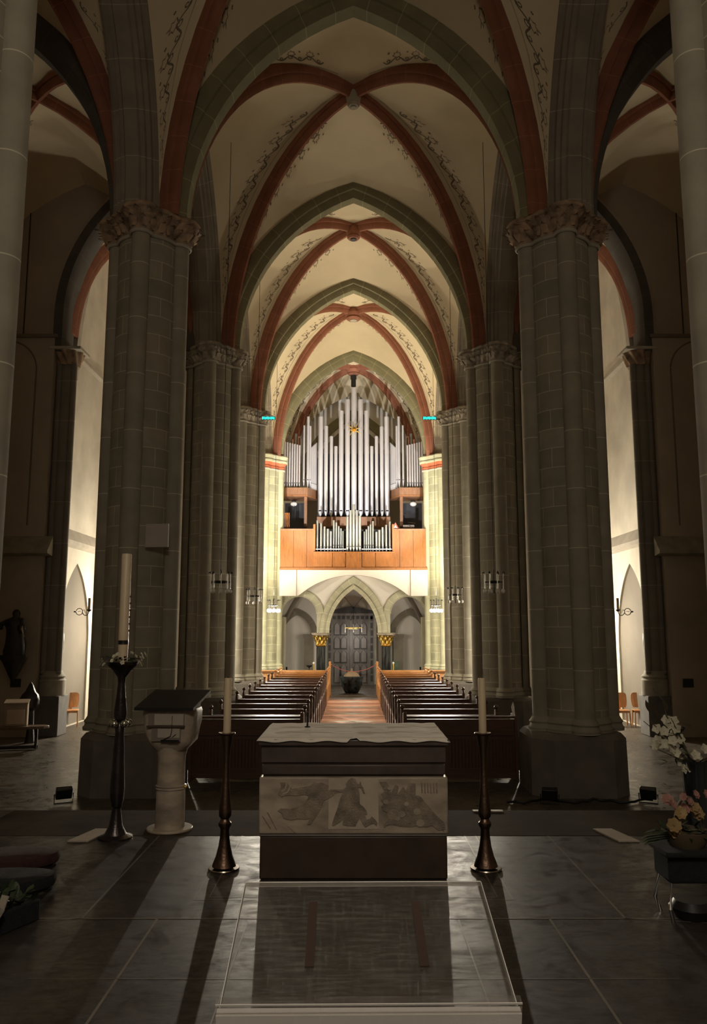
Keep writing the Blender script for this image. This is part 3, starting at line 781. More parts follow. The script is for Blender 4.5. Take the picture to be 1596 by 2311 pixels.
# remove the wall stubs below the capitals: columns stand free (wall holes run to the floor on both sides)
def make_column(label):
    t = thing('marble_column', label, 'column')
    c = MB(); c.lathe((0, 0, 0), [(.205, NAVE+.35), (.205, Zat(1456, YA))], 28); c.build('shaft', 'black_marble', t)
    z0 = Zat(1456, YA); z1 = Zat(1429, YA)
    k = MB(); rings = []
    for i in range(13):
        q = i/12; z = z0+(z1-.10-z0)*q; fl = .20+.15*q**1.3
        rings.append([Vector(((fl+.028*sin(8*th)*sin(q*9)+.02*sin(16*th+q*6))*cos(th), (fl+.028*sin(8*th)*sin(q*9)+.02*sin(16*th+q*6))*sin(th), z)) for th in [2*pi*j/96 for j in range(96)]])
    k.loft(rings); k.build('gilded_capital', 'gold', t, smooth=50)
    nk = MB(); nk.lathe((0, 0, z0), [(.22, -.05), (.245, -.02), (.22, .01)], 24); nk.build('neck_ring', 'gold', t)
    a = MB(); a.box((0, 0, z1-.05), (.78, .62, .05)); a.box((0, 0, z1), (.84, .66, .05)); a.build('abacus', 'capital_grey', t, bevel=.01)
    b = MB(); b.lathe((0, 0, NAVE), [(.34, 0), (.34, .12), (.27, .16), (.29, .24), (.23, .28), (.24, .34), (.2, .36)], 24); b.build('base', 'stone', t)
    return t
mc = make_column('black marble column with gilded capital, left of the font'); mc.location = (-CX, YA+.22, 0)
dup(mc, (CX, YA+.22, 0), label='black marble column with gilded capital, right of the font')

# ---------- porch behind the arcade
pw = MB(); pw.bx(-4.3, 4.3, 39.6, 39.9, NAVE, 4.3); w = struct(pw, 'wall_porch', 'white_plaster', smooth=0)
for s in (-1, 1):
    m_ = MB(); m_.sweep([(-.10, .3), (-.10, 0), (.06, 0), (.06, .3)], [(s*2.75+x, 39.55, z) for x, z in arch_pts(.70, 1.0, 1.35, 10)], (0, 1, 0)); m_.build('side_arch', 'arch_grey', w, smooth=40)
    m_ = MB(); m_.bx(s*1.95, s*2.4, 39.25, 39.6, NAVE, 1.35); m_.bx(s*1.9, s*2.45, 39.2, 39.6, 1.25, 1.42); m_.build('porch_pilaster', 'arch_grey', w, smooth=0)
    # diagonal rib descending to a corner shaft
    m_ = MB(); pts = [Vector((s*(3.75-2.0*q), 38.6-1.9*q*0.6, .95+2.9*sin(q*pi/2))) for q in [i/10 for i in range(11)]]
    m_.tube(pts, .11, 8); m_.build('porch_rib', 'arch_grey', w)
    m_ = MB(); m_.lathe((s*3.72, 38.6, 0), [(.13, NAVE), (.13, .70)], 16); m_.build('porch_shaft', 'black_marble', w)
    m_ = MB(); m_.lathe((s*3.72, 38.6, 0), [(.14, .66), (.17, .72), (.20, .9), (.30, 1.02), (.30, 1.12)], 16); m_.build('porch_capital', 'capital_grey', w)
pc = MB(); pc.bx(-4.3, 4.3, 35.2, 39.9, 4.30, 4.34); struct(pc, 'ceiling', 'white_plaster', smooth=0)
for s in (-1, 1):
    g = MB(); g.bx(s*4.2, s*4.4, 35.6, 41.6, NAVE, 4.34); struct(g, f'wall_porch_{side[s]}', 'white_plaster', smooth=0)
pg = MB(); pg.prism([(-1.35, 2.55), (1.9, 2.30), (1.9, 2.05), (-1.35, 2.05)], 39.2, 39.6) if False else pg.bx(1.22, 1.75, 39.25, 39.6, NAVE, 2.42)
pg.build('door_reveal', 'niche_plaster', w, smooth=0)
# door
D0, D1 = -1.30, 1.02
dm = MB(); dm.bx(D0, D1, 39.28, 39.42, NAVE, 2.42)
dr = struct(dm, 'door_1', 'door_wood', smooth=0)
g = MB(); g.prism([(D0-.05, 2.42), (D1+.28, 2.42), (D1+.28, 2.50), (-.12, 2.78), (D0-.05, 2.52)], 39.2, 39.45); g.build('pediment', 'door_line', dr, smooth=0)
fr = MB(); fr.bx(D0, D0+.05, 39.24, 39.28, NAVE, 2.42); fr.bx(D1-.05, D1, 39.24, 39.28, NAVE, 2.42); fr.bx(D0, D1, 39.24, 39.28, 2.34, 2.42); fr.bx(-.16, -.10, 39.24, 39.28, NAVE, 2.1)
fr.build('door_frame', 'door_panel', dr, smooth=0)
for cx, w_ in ((-.80, .26), (-.47, .26), (.16, .26), (.50, .26)):
    for r in range(4):
        z = 1.95-r*.66
        def shp(k, h):
            a = .13*k
            return [(cx-a, z-.56*h), (cx+a, z-.56*h), (cx+a, z-.12), (cx+a*.55, z-.05), (cx, z+.03*k), (cx-a*.55, z-.05), (cx-a, z-.12)]
        o1 = MB(); o1.prism(shp(1.22, 1.06), 39.262, 39.28); o1.build('tracery_frame', 'door_line', dr, smooth=0)
        o2 = MB(); o2.prism(shp(.92, .96), 39.255, 39.262); o2.build('tracery_panel', 'door_panel', dr, smooth=0)
    o1 = MB(); o1.bx(cx-.15, cx+.15, 39.262, 39.28, -.92, -.44); o1.build('lower_panel_frame', 'door_line', dr, smooth=0)
    o2 = MB(); o2.bx(cx-.12, cx+.12, 39.255, 39.262, -.88, -.48); o2.build('lower_panel', 'door_panel', dr, smooth=0)
sq = MB()
for k in range(9):
    z = 2.28-k*.36
    for x in (D0+.14, D1-.14): sq.bx(x-.055, x+.055, 39.26, 39.28, z-.12-.1, z+.1-.05)
for k in range(10):
    x = D0+.14+k*(D1-D0-.28)/9; sq.bx(x-.07, x+.07, 39.26, 39.28, 2.14, 2.28)
sq.build('carved_blocks', 'door_line', dr, smooth=0)
# three-tube lamp in the porch, hung on crossed rods
t = thing('porch_lamp', 'three-tube pendant lamp hanging on crossed rods before the carved door', 'lamp', (0, 38.2, 0))
m_ = MB(); ya = 38.2
zc = Zat(1372, ya)
m_.tube([(-.48, 0, zc+.58), (0, 0, zc), (.48, 0, zc+.58)], .012, 6); m_.tube([(0, 0, zc), (0, 0, zc-.9)], .010, 6); m_.tube([(-.12, 0, zc-.28), (0, 0, zc), (.12, 0, zc-.28)], .008, 6)
m_.build('hanging_rods', 'black', t)
m_ = MB(); m_.sphere((0, 0, zc), .05); m_.build('rod_joint', 'black', t)
m_ = MB(); m_.tube([(-.46, 0, zc-.92), (.46, 0, zc-.92)], .02, 6); m_.tube([(-.25, 0, zc-.97), (.25, 0, zc-.97)], .014, 6); m_.build('cross_arm', 'gold', t)
for x in (-.40, 0, .40):
    m_ = MB(); m_.lathe((x, 0, zc-1.14), [(.024, 0), (.024, .38)], 12); m_.build('tube_light', 'globe', t)

# ---------- gallery parapet (golden oak) and soffit
YG = 34.55
t = thing('organ_gallery', 'golden oak panelled organ gallery front spanning between the two pale piers', 'gallery')
zb, ztp = Zat(1283, YG), Zat(1195, YG)
m_ = MB(); m_.bx(-3.2, 3.2, YG+.1, 38.5, zb, zb+.18); m_.build('gallery_floor', 'oak', t, smooth=0)
m_ = MB(); m_.bx(-3.2, 3.2, YG-.04, YG+.10, zb-.05, zb+.06); m_.build('bottom_rail', 'oak', t, bevel=.01)
def gx(cx): return (cx-797)*.3008/FPX*(YG*cos(PITCH)+.45)
def gz(cy): return Zat(780+cy*.3008, YG)
for seams in ((245, 347, 447, 505), (1090, 1143, 1245, 1342)):
    for a, b in zip(seams, seams[1:]):
        m_ = MB(); m_.bx(gx(a)+.012, gx(b)-.012, YG, YG+.05, zb+.06, gz(1385)); m_.build('parapet_panel', 'oak', t, bevel=.008)
    m_ = MB(); m_.bx(gx(seams[0]), gx(seams[-1]), YG-.04, YG+.12, gz(1386), gz(1372)); m_.build('top_rail', 'oak_pink', t, bevel=.01)
    m_ = MB(); m_.bx(gx(seams[0]), gx(seams[-1]), YG+.03, YG+.09, zb, gz(1386)); m_.build('parapet_backing', 'oak_pink', t, smooth=0)
# ---------- small organ in the parapet
t2 = thing('choir_organ', 'small parapet organ of thin grey pipes in the middle of the oak gallery', 'organ')
for a, b in zip((497, 640, 740, 858, 960), (640, 740, 858, 960, 1098)):
    cen = .10 if a == 740 else .04
    m_ = MB(); m_.bx(gx(a)+.01, gx(b)-.01, YG-.30-cen, YG+.05, zb+.03, gz(1560)); m_.build('case_panel', 'oak', t2, bevel=.008)
m_ = MB(); m_.bx(gx(497), gx(1098), YG-.40, YG+.3, gz(1560), gz(1550)); m_.bx(gx(497), gx(1098), YG-.40, YG+.05, zb-.02, zb+.03); m_.build('case_ledge', 'oak', t2, bevel=.008)
for a, b in ((497, 512), (1086, 1098)):
    m_ = MB(); m_.bx(gx(a), gx(b), YG-.32, YG+.3, gz(1550), gz(1345)); m_.build('case_side', 'oak', t2, smooth=0)
m_ = MB(); m_.bx(gx(505), gx(1092), YG+.22, YG+.30, gz(1555), gz(1375)); m_.build('case_back', 'mouth', t2, smooth=0)
m_ = MB(); m_.bx(gx(505), gx(742), YG-.24, YG-.20, gz(1533), gz(1526)); m_.bx(gx(858), gx(1090), YG-.24, YG-.20, gz(1533), gz(1526)); m_.build('pipe_rail', 'globe', t2, smooth=0)
def pipe(parent, x, y, z_tip, z_mouth, z_top, r, mat='pipe', name='organ_pipe'):
    m_ = MB(); n = 20
    m_.mi = 0; m_.lathe((x, y, 0), [(r*.22, z_tip), (r*.98, z_mouth-.02), (r, z_mouth), (r, z_top), (r*.86, z_top), (r*.86, z_top-.1)], n)
    m_.mi = 1
    mh = max(.03, r*.55)
    m_.bx(x-r*.62, x+r*.62, y-r*1.06, y-r*.72, z_mouth+.01, z_mouth+.01+mh)
    # upper lip and ears
    m_.mi = 0
    m_.add([(x-r*.62, y-r*.80, z_mouth+.01+mh), (x+r*.62, y-r*.80, z_mouth+.01+mh), (x+r*.2, y-r*1.0, z_mouth+mh+r*2.6), (x-r*.2, y-r*1.0, z_mouth+mh+r*2.6)], [(0, 1, 2, 3)])
    m_.bx(x-r*.72, x-r*.62, y-r*1.2, y-r*.7, z_mouth-.02, z_mouth+mh+.05); m_.bx(x+r*.62, x+r*.72, y-r*1.2, y-r*.7, z_mouth-.02, z_mouth+mh+.05)
    return m_.build(name, [mat, 'mouth'], parent, smooth=40)
PXS = [(525, 1312), (553, 1333), (579, 1357), (604, 1375), (627, 1393), (648, 1308), (667, 1325), (686, 1352), (703, 1370), (719, 1388),
       (751, 1285), (775, 1240), (798, 1195), (822, 1240), (845, 1280), (877, 1393), (893, 1378), (909, 1352), (926, 1340), (944, 1315), (969, 1398), (991, 1383), (1016, 1363), (1043, 1345), (1070, 1320)]
for x, top in PXS:
    cen = 740 < x < 860; lit = 640 < x < 730 or 870 < x < 950
    yy = YG-.22 if cen else (YG+.06 if lit else YG-.05)
    r = {True: .058}.get(cen, .040 if lit else .052)
    pipe(t2, gx(x), yy, gz(1549), gz(1515 if not lit else 1500), gz(top), r, 'pipe_old')

# ---------- main organ
YO = 36.6
def ox(cx, Y=YO, z=8): return (cx-799)*.3008/FPX*(Y*cos(PITCH)+(z-EYE)*sin(PITCH))
def oz(cy, Y=YO): return Zat(780+cy*.3008, Y)
t3 = thing('pipe_organ', 'great organ of tall silver pipes stepping up to the vault above the gallery', 'organ')
for x, top, w_, cut in ((551, 535, 38, 1190), (592, 605, 31, 1198), (632, 680, 27, 1203), (666, 755, 27, 1210), (706, 490, 37, 1192), (754, 405, 38, 1182), (803, 318, 42, 1172),
                     (853, 405, 39, 1182), (899, 490, 37, 1200), (937, 755, 26, 1212), (973, 680, 27, 1205), (1012, 608, 30, 1198), (1050, 535, 36, 1190)):
    pipe(t3, ox(x), YO, oz(1286), oz(1246), oz(top), abs(ox(799+w_/2))*.97, 'pipe')
    # bright lower body band is the open cut-up above the mouth: separate shield
m_ = MB(); m_.bx(ox(528), ox(1072), YO-.35, YO+.35, oz(1365), oz(1290)); m_.build('windchest', 'oak_pink', t3, bevel=.01)
m_ = MB(); m_.bx(ox(528), ox(1072), YO+.30, YO+.34, oz(1290), oz(800)); m_.build('back_screen', 'mouth', t3, smooth=0)
for s in (-1, 1):
    # side tower box: straight front and angled inner return
    X = lambda c: s*abs(ox(c)) if c < 799 else s*abs(ox(c))
    zt_, zb_ = oz(1080), oz(1145)
    a, b_, c_ = abs(ox(250)), abs(ox(460)), abs(ox(522))
    m_ = MB(); m_.prism([(a, YO-.6), (b_, YO-.6), (c_, YO+.25), (c_, YO+.7), (a, YO+.7)], zb_, zt_, lambda p, s=s: Vector((s*p.x, p.z, p.y)))
    m_.build('side_windchest', 'oak_pink', t3, smooth=0)
    m_ = MB(); m_.prism([(a, YO-.62), (b_-.01, YO-.62), (c_-.02, YO+.24), (c_-.02, YO+.7), (a, YO+.7)], zb_+.06, zb_+.02, lambda p, s=s: Vector((s*p.x, p.z, p.y)))
    m_.build('chest_rail', 'oak', t3, smooth=0)
    m_ = MB(); m_.box((s*abs(ox(445)), YO-.42, (zb_+oz(1365))/2), (.14, .14, zb_-oz(1365))); m_.build('support_post', 'oak_pink', t3, bevel=.01)
    for k in range(8):
        pipe(t3, s*abs(ox(268+k*18.2)), YO-.35, zt_+.0, zt_+.23, oz(728+k*4.5), .040)
    for cx, top, r in ((428, 610, .045), (458, 545, .062), (475, 615, .045)):
        pipe(t3, s*abs(ox(cx)), YO-.30, zt_, zt_+.38, oz(top), r)
    for k in range(8):
        q = (k+.5)/8
        pipe(t3, s*(abs(ox(482))+(c_-abs(ox(482)))*q), YO-.25+.45*q, zt_, zt_+.25, oz(770-k*7), .030)
    # chamber behind: dark louvred back and the pipe forest of wooden pipes
    m_ = MB(); m_.bx(s*2.25, s*3.3, YO+1.4, YO+1.45, zb+.18, zb_); m_.build('chamber_back', 'mouth', t3, smooth=0)
    for k in range(6):
        m_ = MB(); h_ = oz(690-(k % 3)*22)-zt_
        m_.bx(s*(2.35+k*.16), s*(2.46+k*.16), YO+.3, YO+.42, zt_, zt_+h_); m_.build('wooden_pipe', 'oak_pink' if k % 2 else 'pipe_old', t3, smooth=0)
# organ-loft details
for s, lab in ((-1, 'left'), (1, 'right')):
    tt = thing('globe_lamp', f'opal globe lamp under the {lab} wing of the great organ', 'lamp', (s*2.78, 36.7, 0))
    z = Zat(1137, 36.7)
    m_ = MB(); m_.sphere((0, 0, z), .16, 16, 10, (1, 1, .7)); m_.build('opal_globe', 'globe', tt)
    m_ = MB(); m_.lathe((0, 0, z+.09), [(.10, 0), (.10, .06)], 16); m_.build('lamp_base', 'black', tt)
st = thing('organ_star', 'small gilded eight-pointed star fixed before the tallest organ pipes', 'star')
m_ = MB(); z = oz(642); x0 = ox(803); 
for k in range(8):
    a = k*pi/4+.2; L_ = .42 if k % 2 else .30
    c, s_ = cos(a), sin(a)
    m_.add([(x0+c*L_, YO-.42, z+s_*L_), (x0-s_*.05, YO-.40, z+c*.05), (x0, YO-.50, z), (x0+s_*.05, YO-.40, z-c*.05), (x0, YO-.36, z)], [(0, 1, 2), (0, 2, 3), (0, 3, 4), (0, 4, 1)])
m_.build('star_rays', 'gold', st, smooth=0)
m_ = MB(); m_.tube([(x0, YO-.38, z), (x0, YO-.15, z)], .02, 6); m_.build('spindle', 'gold', st)
cmr = thing('ceiling_camera', 'black cylindrical fixture hanging under the keystone above the great organ', 'lamp')  # black cylinder taken for a camera, casts no light
zb5 = Z0+5.35-.45; m_ = MB(); m_.lathe((0, nbays[4].yc, zb5), [(.12, -.55), (.12, -.20), (.15, -.18), (.15, 0)], 20); m_.build('housing', 'black', cmr)
# things on the right part of the gallery: warning triangle, desk
wt = thing('warning_triangle', 'red warning triangle standing on the right side of the gallery', 'sign')
zr = gz(1372); x = gx(1115)
m_ = MB(); m_.prism([(x-.17, zr), (x+.17, zr), (x, zr+.30)], YG+.15, YG+.17); m_.build('triangle', 'warn', wt, smooth=0)
m_ = MB(); m_.prism([(x-.09, zr+.04), (x+.09, zr+.04), (x, zr+.20)], YG+.14, YG+.15); m_.build('inner_field', 'white', wt, smooth=0)
oc = thing('organ_console', 'dark organ console with music desk on the right side of the gallery', 'console')
m_ = MB(); m_.bx(2.15, 2.85, YG+.5, YG+1.1, zb+.18, zr+.10); m_.build('console_body', 'statue', oc, bevel=.02)
m_ = MB(); m_.box((2.45, YG+.55, zr+.16), (.5, .03, .16), rx=-.3); m_.build('music_desk', 'paper', oc)
m_ = MB(); m_.bx(1.95, 2.35, YG+.3, YG+.45, zr-.02, zr+.03); m_.build('red_shelf', 'warn', oc, smooth=0)
m_ = MB(); m_.tube([(2.6, YG+.5, zr+.05), (2.4, YG+.5, zr+.35), (2.75, YG+.5, zr+.30)], .012, 6); m_.build('reading_lamp', 'chrome', oc)
cr = thing('slatted_rack', 'pale slatted rack standing on the left side of the gallery', 'rack')
for k in range(5):
    m_ = MB(); m_.bx(gx(252+k*12), gx(259+k*12), YG+.5, YG+.54, zb+.18, gz(1240)); m_.build('slat', 'oak', cr, smooth=0)

# ---------- teal displays hanging by the third piers
for s, lab in ((-1, 'left'), (1, 'right')):
    tt = thing('teal_display', f'thin teal glowing display high on the {lab} beside a leafy capital', 'sign')
    Y = 26.9; z = Zat(943, Y); xc = Xat(606 if s < 0 else 970, Y, z)
    m_ = MB(); m_.bx(xc-.24, xc+.24, Y, Y+.05, z-.06, z+.06); m_.build('display_housing', 'black', tt, smooth=0)
    m_ = MB(); m_.tube([(xc, Y+.04, z), (s*3.32, 27.25, z)], .02, 8); m_.build('wall_bracket', 'black', tt)
    for k in range(9):
        a = xc-.225+k*.05; m_ = MB(); m_.bx(a, a+.042, Y-.008, Y, z-.05+.012*(k % 2), z+.05-.012*((k+1) % 3 == 0)); m_.build('glowing_character', 'teal', tt, smooth=0)

# ================================================================== CHANDELIERS
def chandelier(label, lit, x, y, zc, top, grp='ring chandeliers'):
    t = thing('ring_chandelier', label, 'chandelier', (x, y, 0), 0, grp)
    m_ = MB(); m_.tube([(0, 0, zc-.25), (0, 0, zc+.28)], .016, 8); m_.tube([(0, 0, zc+.28), (0, 0, top)], .007, 6); m_.build('suspension_rod', 'black', t)
    m_ = MB(); m_.tube([(.12*cos(a), .12*sin(a), zc) for a in [2*pi*k/16 for k in range(16)]], .028, 6, closed=True); m_.build('hub_ring', 'black', t)
    for k in range(8):
        a = 2*pi*k/8+.2; px, py = .21*cos(a), .21*sin(a)
        ar = MB(); ar.tube([(0, 0, zc), (px, py, zc)], .008, 6); ar.tube([(px, py, zc+.18), (px*1.1, py*1.1, zc+.22), (px*1.25, py*1.25, zc+.19)], .014, 6)
        tb = MB(); tb.tube([(px, py, zc-.15), (px, py, zc+.20)], .012, 8)
        o = tb.build('silver_tube', 'chrome', t); ar.build('arm', 'black', o)
        bl = MB(); bl.sphere((px, py, zc-.20), .055 if lit else .042, 12, 8, (1, 1, 1.15)); bl.build('bulb', 'bulb_on' if lit else 'bulb_off', t)
    return t
XL = 3.0
mids = [(PY[k]+PY[k+1])/2 for k in range(5)]
chandelier('unlit ring chandelier hanging left, nearest of the three on that side', False, Xat(498, mids[1], 2.7), mids[1], Zat(1313, mids[1]), 13.2)
chandelier('unlit ring chandelier hanging right, nearest of the three on that side', False, Xat(1115, mids[1], 2.7), mids[1], Zat(1313, mids[1]), 13.2)
chandelier('unlit ring chandelier hanging left, second from the altar', False, Xat(574, mids[2], 2.7), mids[2], Zat(1345, mids[2]), 13.2)
chandelier('unlit ring chandelier hanging right, second from the altar', False, Xat(1028, mids[2], 2.7), mids[2], Zat(1342, mids[2]), 13.2)
YL = 31.3; ZL = Zat(1366, YL)
chandelier('brightly lit ring chandelier in front of the left pale pier', True, Xat(618, YL, ZL), YL, ZL, 13.2)
chandelier('brightly lit ring chandelier in front of the right pale pier', True, Xat(985, YL, ZL), YL, ZL, 13.2)
for s in (-1, 1):
    for yy, nm in ((24.2, 'behind the large pier'), (31.0, 'behind the second pier')):
        chandelier(f'lit ring chandelier in the {side[s]} aisle hidden {nm}', True, s*5.7, yy, 2.75, 12.6, 'aisle chandeliers')

# ================================================================== PEWS
def make_pew(mat, x0, x1, hi=.98):
    t = thing('church_pew', 'x', 'pew')
    m_ = MB(); m_.bx(x0, x1, .50, .56, .30, hi-.04); m_.build('backrest', mat, t, smooth=0)
    m_ = MB(); m_.bx(x0, x1, .49, .575, hi-.05, hi); m_.build('top_rail', mat, t, bevel=.012)
    m_ = MB(); m_.bx(x0, x1, .12, .50, .42, .46); m_.build('seat', mat, t, bevel=.01)
    m_ = MB(); m_.box(((x0+x1)/2, .66, hi-.24), (x1-x0, .16, .025), rx=-.35); m_.build('book_rest', mat, t, smooth=0)
    m_ = MB(); m_.bx(x0, x1, .78, .98, .16, .20); m_.build('kneeler', mat, t, smooth=0)
    for x in (x0, x1):
        sc_ = [(.08, 0), (.64, 0), (.62, .35), (.66, .60), (.62, .86), (.64, hi+.04), (.60, hi+.10), (.52, hi+.11), (.46, hi+.05), (.47, .80), (.40, .66), (.22, .60), (.10, .52), (.14, .40)]
        e = MB(); e.prism(sc_, x-.03, x+.03, lambda p: Vector((p.y, p.x, p.z)))
        o = e.build('end_panel', mat, t, bevel=.01)
        k = MB(); k.sphere((x, .55, hi+.15), .045, 12, 8); k.build('finial_knob', mat, o)
    return t
proto = {'pew_dark': make_pew('pew_dark', .98, 2.87), 'pew_oak': make_pew('pew_oak', .98, 2.87, 1.0)}
ordw = ['first', 'second', 'third', 'fourth', 'fifth', 'sixth', 'seventh', 'eighth', 'ninth', 'tenth', 'eleventh', 'twelfth', 'thirteenth', 'fourteenth']
ys = [15.9+1.22*k for k in range(14)]
used = set()
for i, y in enumerate(ys):
    mt = 'pew_dark' if i < 11 else 'pew_oak'
    for s in (1, -1):
        src = proto[mt]
        o = src if mt not in used else dup(src)
        used.add(mt)
        o.location = (0 if s > 0 else 0, y, NAVE); o.scale = (s, 1, 1)
        o['label'] = f"{'dark brown' if i < 11 else 'golden oak'} pew {'right' if s > 0 else 'left'} of the aisle, {ordw[i]} row behind the panelled front"
        o['group'] = 'church pews'
# panelled fronts nearest to the altar
for s in (-1, 1):
    t = thing('pew_front', f'dark panelled pew front {side[s]} of the aisle, just beyond the altar platform', 'pew front', (0, 14.75, NAVE), 0, 'pew fronts'); t.scale = (s, 1, 1)
    zt_ = 1.12
    m_ = MB(); m_.bx(.95, 2.9, 0, .05, .06, zt_-.04); m_.build('board', 'pew_dark', t, smooth=0)
    m_ = MB(); m_.box((1.925, .02, zt_), (1.95, .10, .035), rx=.04); m_.build('sloping_rail', 'pew_gloss', t, bevel=.01) if 'pew_gloss' in M else m_.build('sloping_rail', 'pew_dark', t, bevel=.01)
    m_ = MB(); m_.bx(.95, 2.9, -.03, .0, .80, .88); m_.bx(.95, 2.9, -.03, 0, .06, .16); m_.build('frame_rail', 'pew_dark', t, smooth=0)
    for k in range(3):
        a = 1.03+k*.67
        m_ = MB(); m_.bx(a, a+.60, -.012, 0, .20, .78); m_.build('panel', 'pew_dark', t, smooth=0)
        fl_ = MB()
        for j in range(9): fl_.lathe((a+.06+j*.06, -.012, .24), [(.012, 0), (.012, .50)], 8)
        fl_.build('fluting', 'pew_dark', t)
    for x in (.93, 2.92):
        e = MB(); e.prism([(-.04, 0), (.40, 0), (.40, 1.0), (.30, 1.16), (.05, 1.2), (-.05, 1.12)], x-.03, x+.03, lambda p: Vector((p.y, p.x, p.z))); e.build('end_panel', 'pew_dark', t, bevel=.01)
    if s > 0:
        fz = MB(); fz.tube([(2.88, -.02, 1.14), (2.88, -.02, 1.20), (2.87, -.02, 1.30), (2.88, -.02, 1.42)], [.035, .02, .028, .005], 8); fz.build('glass_finial', 'bulb_off', t)
# rear oak screen beside the font
for s in (-1, 1):
    t = thing('rear_pew_screen', f'golden oak back screen with long shelf behind the last pew, {side[s]} side', 'screen', (0, 33.35, NAVE), 0, 'rear screens'); t.scale = (s, 1, 1)
    m_ = MB(); m_.bx(1.0, 3.9, 0, .06, .02, .95); m_.build('panelling', 'pew_oak', t, smooth=0)
    m_ = MB(); m_.bx(1.0, 3.9, -.10, .10, .95, 1.0); m_.build('shelf', 'pew_oak', t, bevel=.01)
    m_ = MB(); m_.bx(.93, 1.01, -.5, .16, 0, 1.12); m_.bx(.925, 1.015, -.12, .02, 1.12, 1.36); m_.build('end_post', 'pew_oak', t, bevel=.015)
# aisle rope
t = thing('barrier_rope', 'red rope slung across the aisle between the last oak posts', 'rope')
m_ = MB(); m_.tube([(-.90+1.80*k/14, 33.3, NAVE+1.22-.28*(1-((k-7)/7)**2)) for k in range(15)], .012, 8); m_.build('rope', 'red', t)
for s in (-1, 1):
    m_ = MB(); m_.sphere((s*.90, 33.3, NAVE+1.22), .025); m_.build('hook', 'chrome', t)
# font
M['lid_wood'] = simple('greyed_wooden_lid', (.22, .16, .10), .6)
t = thing('baptismal_font', 'black stone bowl font with wooden lid standing before the carved door', 'font', (-.08, 34.4, NAVE))
m_ = MB(); m_.lathe((0, 0, 0), [(.26, 0), (.30, .04), (.44, .30), (.50, .60), (.51, .68), (.46, .70), (.44, .64)], 32); m_.build('bowl', 'font_stone', t)
m_ = MB(); m_.lathe((0, 0, 0), [(.34, .68), (.34, .72), (.22, .84), (.10, .90), (.04, .92), (.04, 1.0), (.01, 1.02)], 24); m_.build('lid', 'lid_wood', t)
m_ = MB(); m_.bx(-1.3, 1.3, 34.9, 36, NAVE, NAVE+.0); 
# small things on the rear screen
for nm, x, lab, r in (('offering_bowl', Xat(698, 35.6, .1), 'dark shallow bowl on a stand behind the left rear screen', .12),):
    t = thing(nm, lab, 'bowl', (x, 35.6, NAVE))
    m_ = MB(); m_.lathe((0, 0, 0), [(.12, 0), (.02, .04), (.02, .98), (.04, 1.0), (.12, 1.05), (.13, 1.1), (.11, 1.1)], 16); m_.build('bowl_on_stand', 'black', t)
for s, xp, in ((-1, 708), (1, 888)):
    t = thing('knobbed_post', f'slim post with pale knob behind the {side[s]} rear screen', 'post', (Xat(xp, 35.4, .1), 35.4, NAVE))
    m_ = MB(); m_.lathe((0, 0, 0), [(.14, 0), (.14, .02), (.025, .04), (.025, 1.16)], 14); m_.build('post', 'gold', t)
    m_ = MB(); m_.sphere((0, 0, 1.20), .05); m_.build('knob', 'globe', t)
t = thing('notice_board', 'dark green board on a stand behind the right rear screen', 'board', (Xat(893, 35.9, .1), 35.9, NAVE))
m_ = MB(); m_.bx(-.16, .16, 0, .03, .90, 1.28); m_.build('board', 'leaf', t); m_ = MB(); m_.bx(-.02, .02, .01, .05, 0, .92); m_.bx(-.15, .15, -.12, .12, 0, .03); m_.build('stand', 'black', t)
for s in (-1, 1):
    t = thing('metal_chair', f'dark tubular chair in the porch seen past the {side[s]} pale pier', 'chair', (s*3.25, 37.0, NAVE), 0, 'porch chairs')
    for q in (-.2, .2):
        m_ = MB(); m_.tube([(q, -.2, 0), (q, -.2, .45), (q, .2, .45), (q, .22, .9)], .022, 8); m_.tube([(q, .2, .45), (q, .25, 0)], .022, 8); m_.build('leg_frame', 'black', t)
    m_ = MB(); m_.bx(-.22, .22, -.2, .2, .45, .49); m_.build('seat', 'black', t); m_ = MB(); m_.bx(-.22, .22, .2, .23, .7, .95); m_.build('backrest', 'black', t)
# ================================================================== SANCTUARY
AY0, AY1 = 5.76, 6.60
t = thing('altar', 'dark stone block altar with pale marble relief band, centre of the platform', 'altar')
def slabz(y): return Zat(y, AY0)
m_ = MB(); m_.bx(-.645, .645, AY0, AY1, .001, slabz(1887)); m_.build('base_block', 'altar_base', t, bevel=.01)
m_ = MB()
prof = [(.0, slabz(1886)), (-.005, slabz(1884)), (.006, slabz(1881)), (-.004, slabz(1878)), (.0, slabz(1876)), (.012, slabz(1875))]
m_.bx(-.64, .64, AY0+.01, AY1-.01, slabz(1887), slabz(1883)); m_.build('base_moulding', 'altar_dark', t)
for z in (slabz(1885), slabz(1878)):
    r_ = MB(); r_.tube([(-.640, AY0+.004, z), (.640, AY0+.004, z), (.640, AY1-.004, z), (-.640, AY1-.004, z)], .010, 8, closed=True); r_.build('roll_moulding', 'altar_dark', t)
zr0, zr1 = slabz(1882), slabz(1753)
m_ = MB(); m_.bx(-.655, .655, AY0-.012, AY1+.01, zr0, zr1); rel = m_.build('relief_block', 'marble', t, bevel=.012)
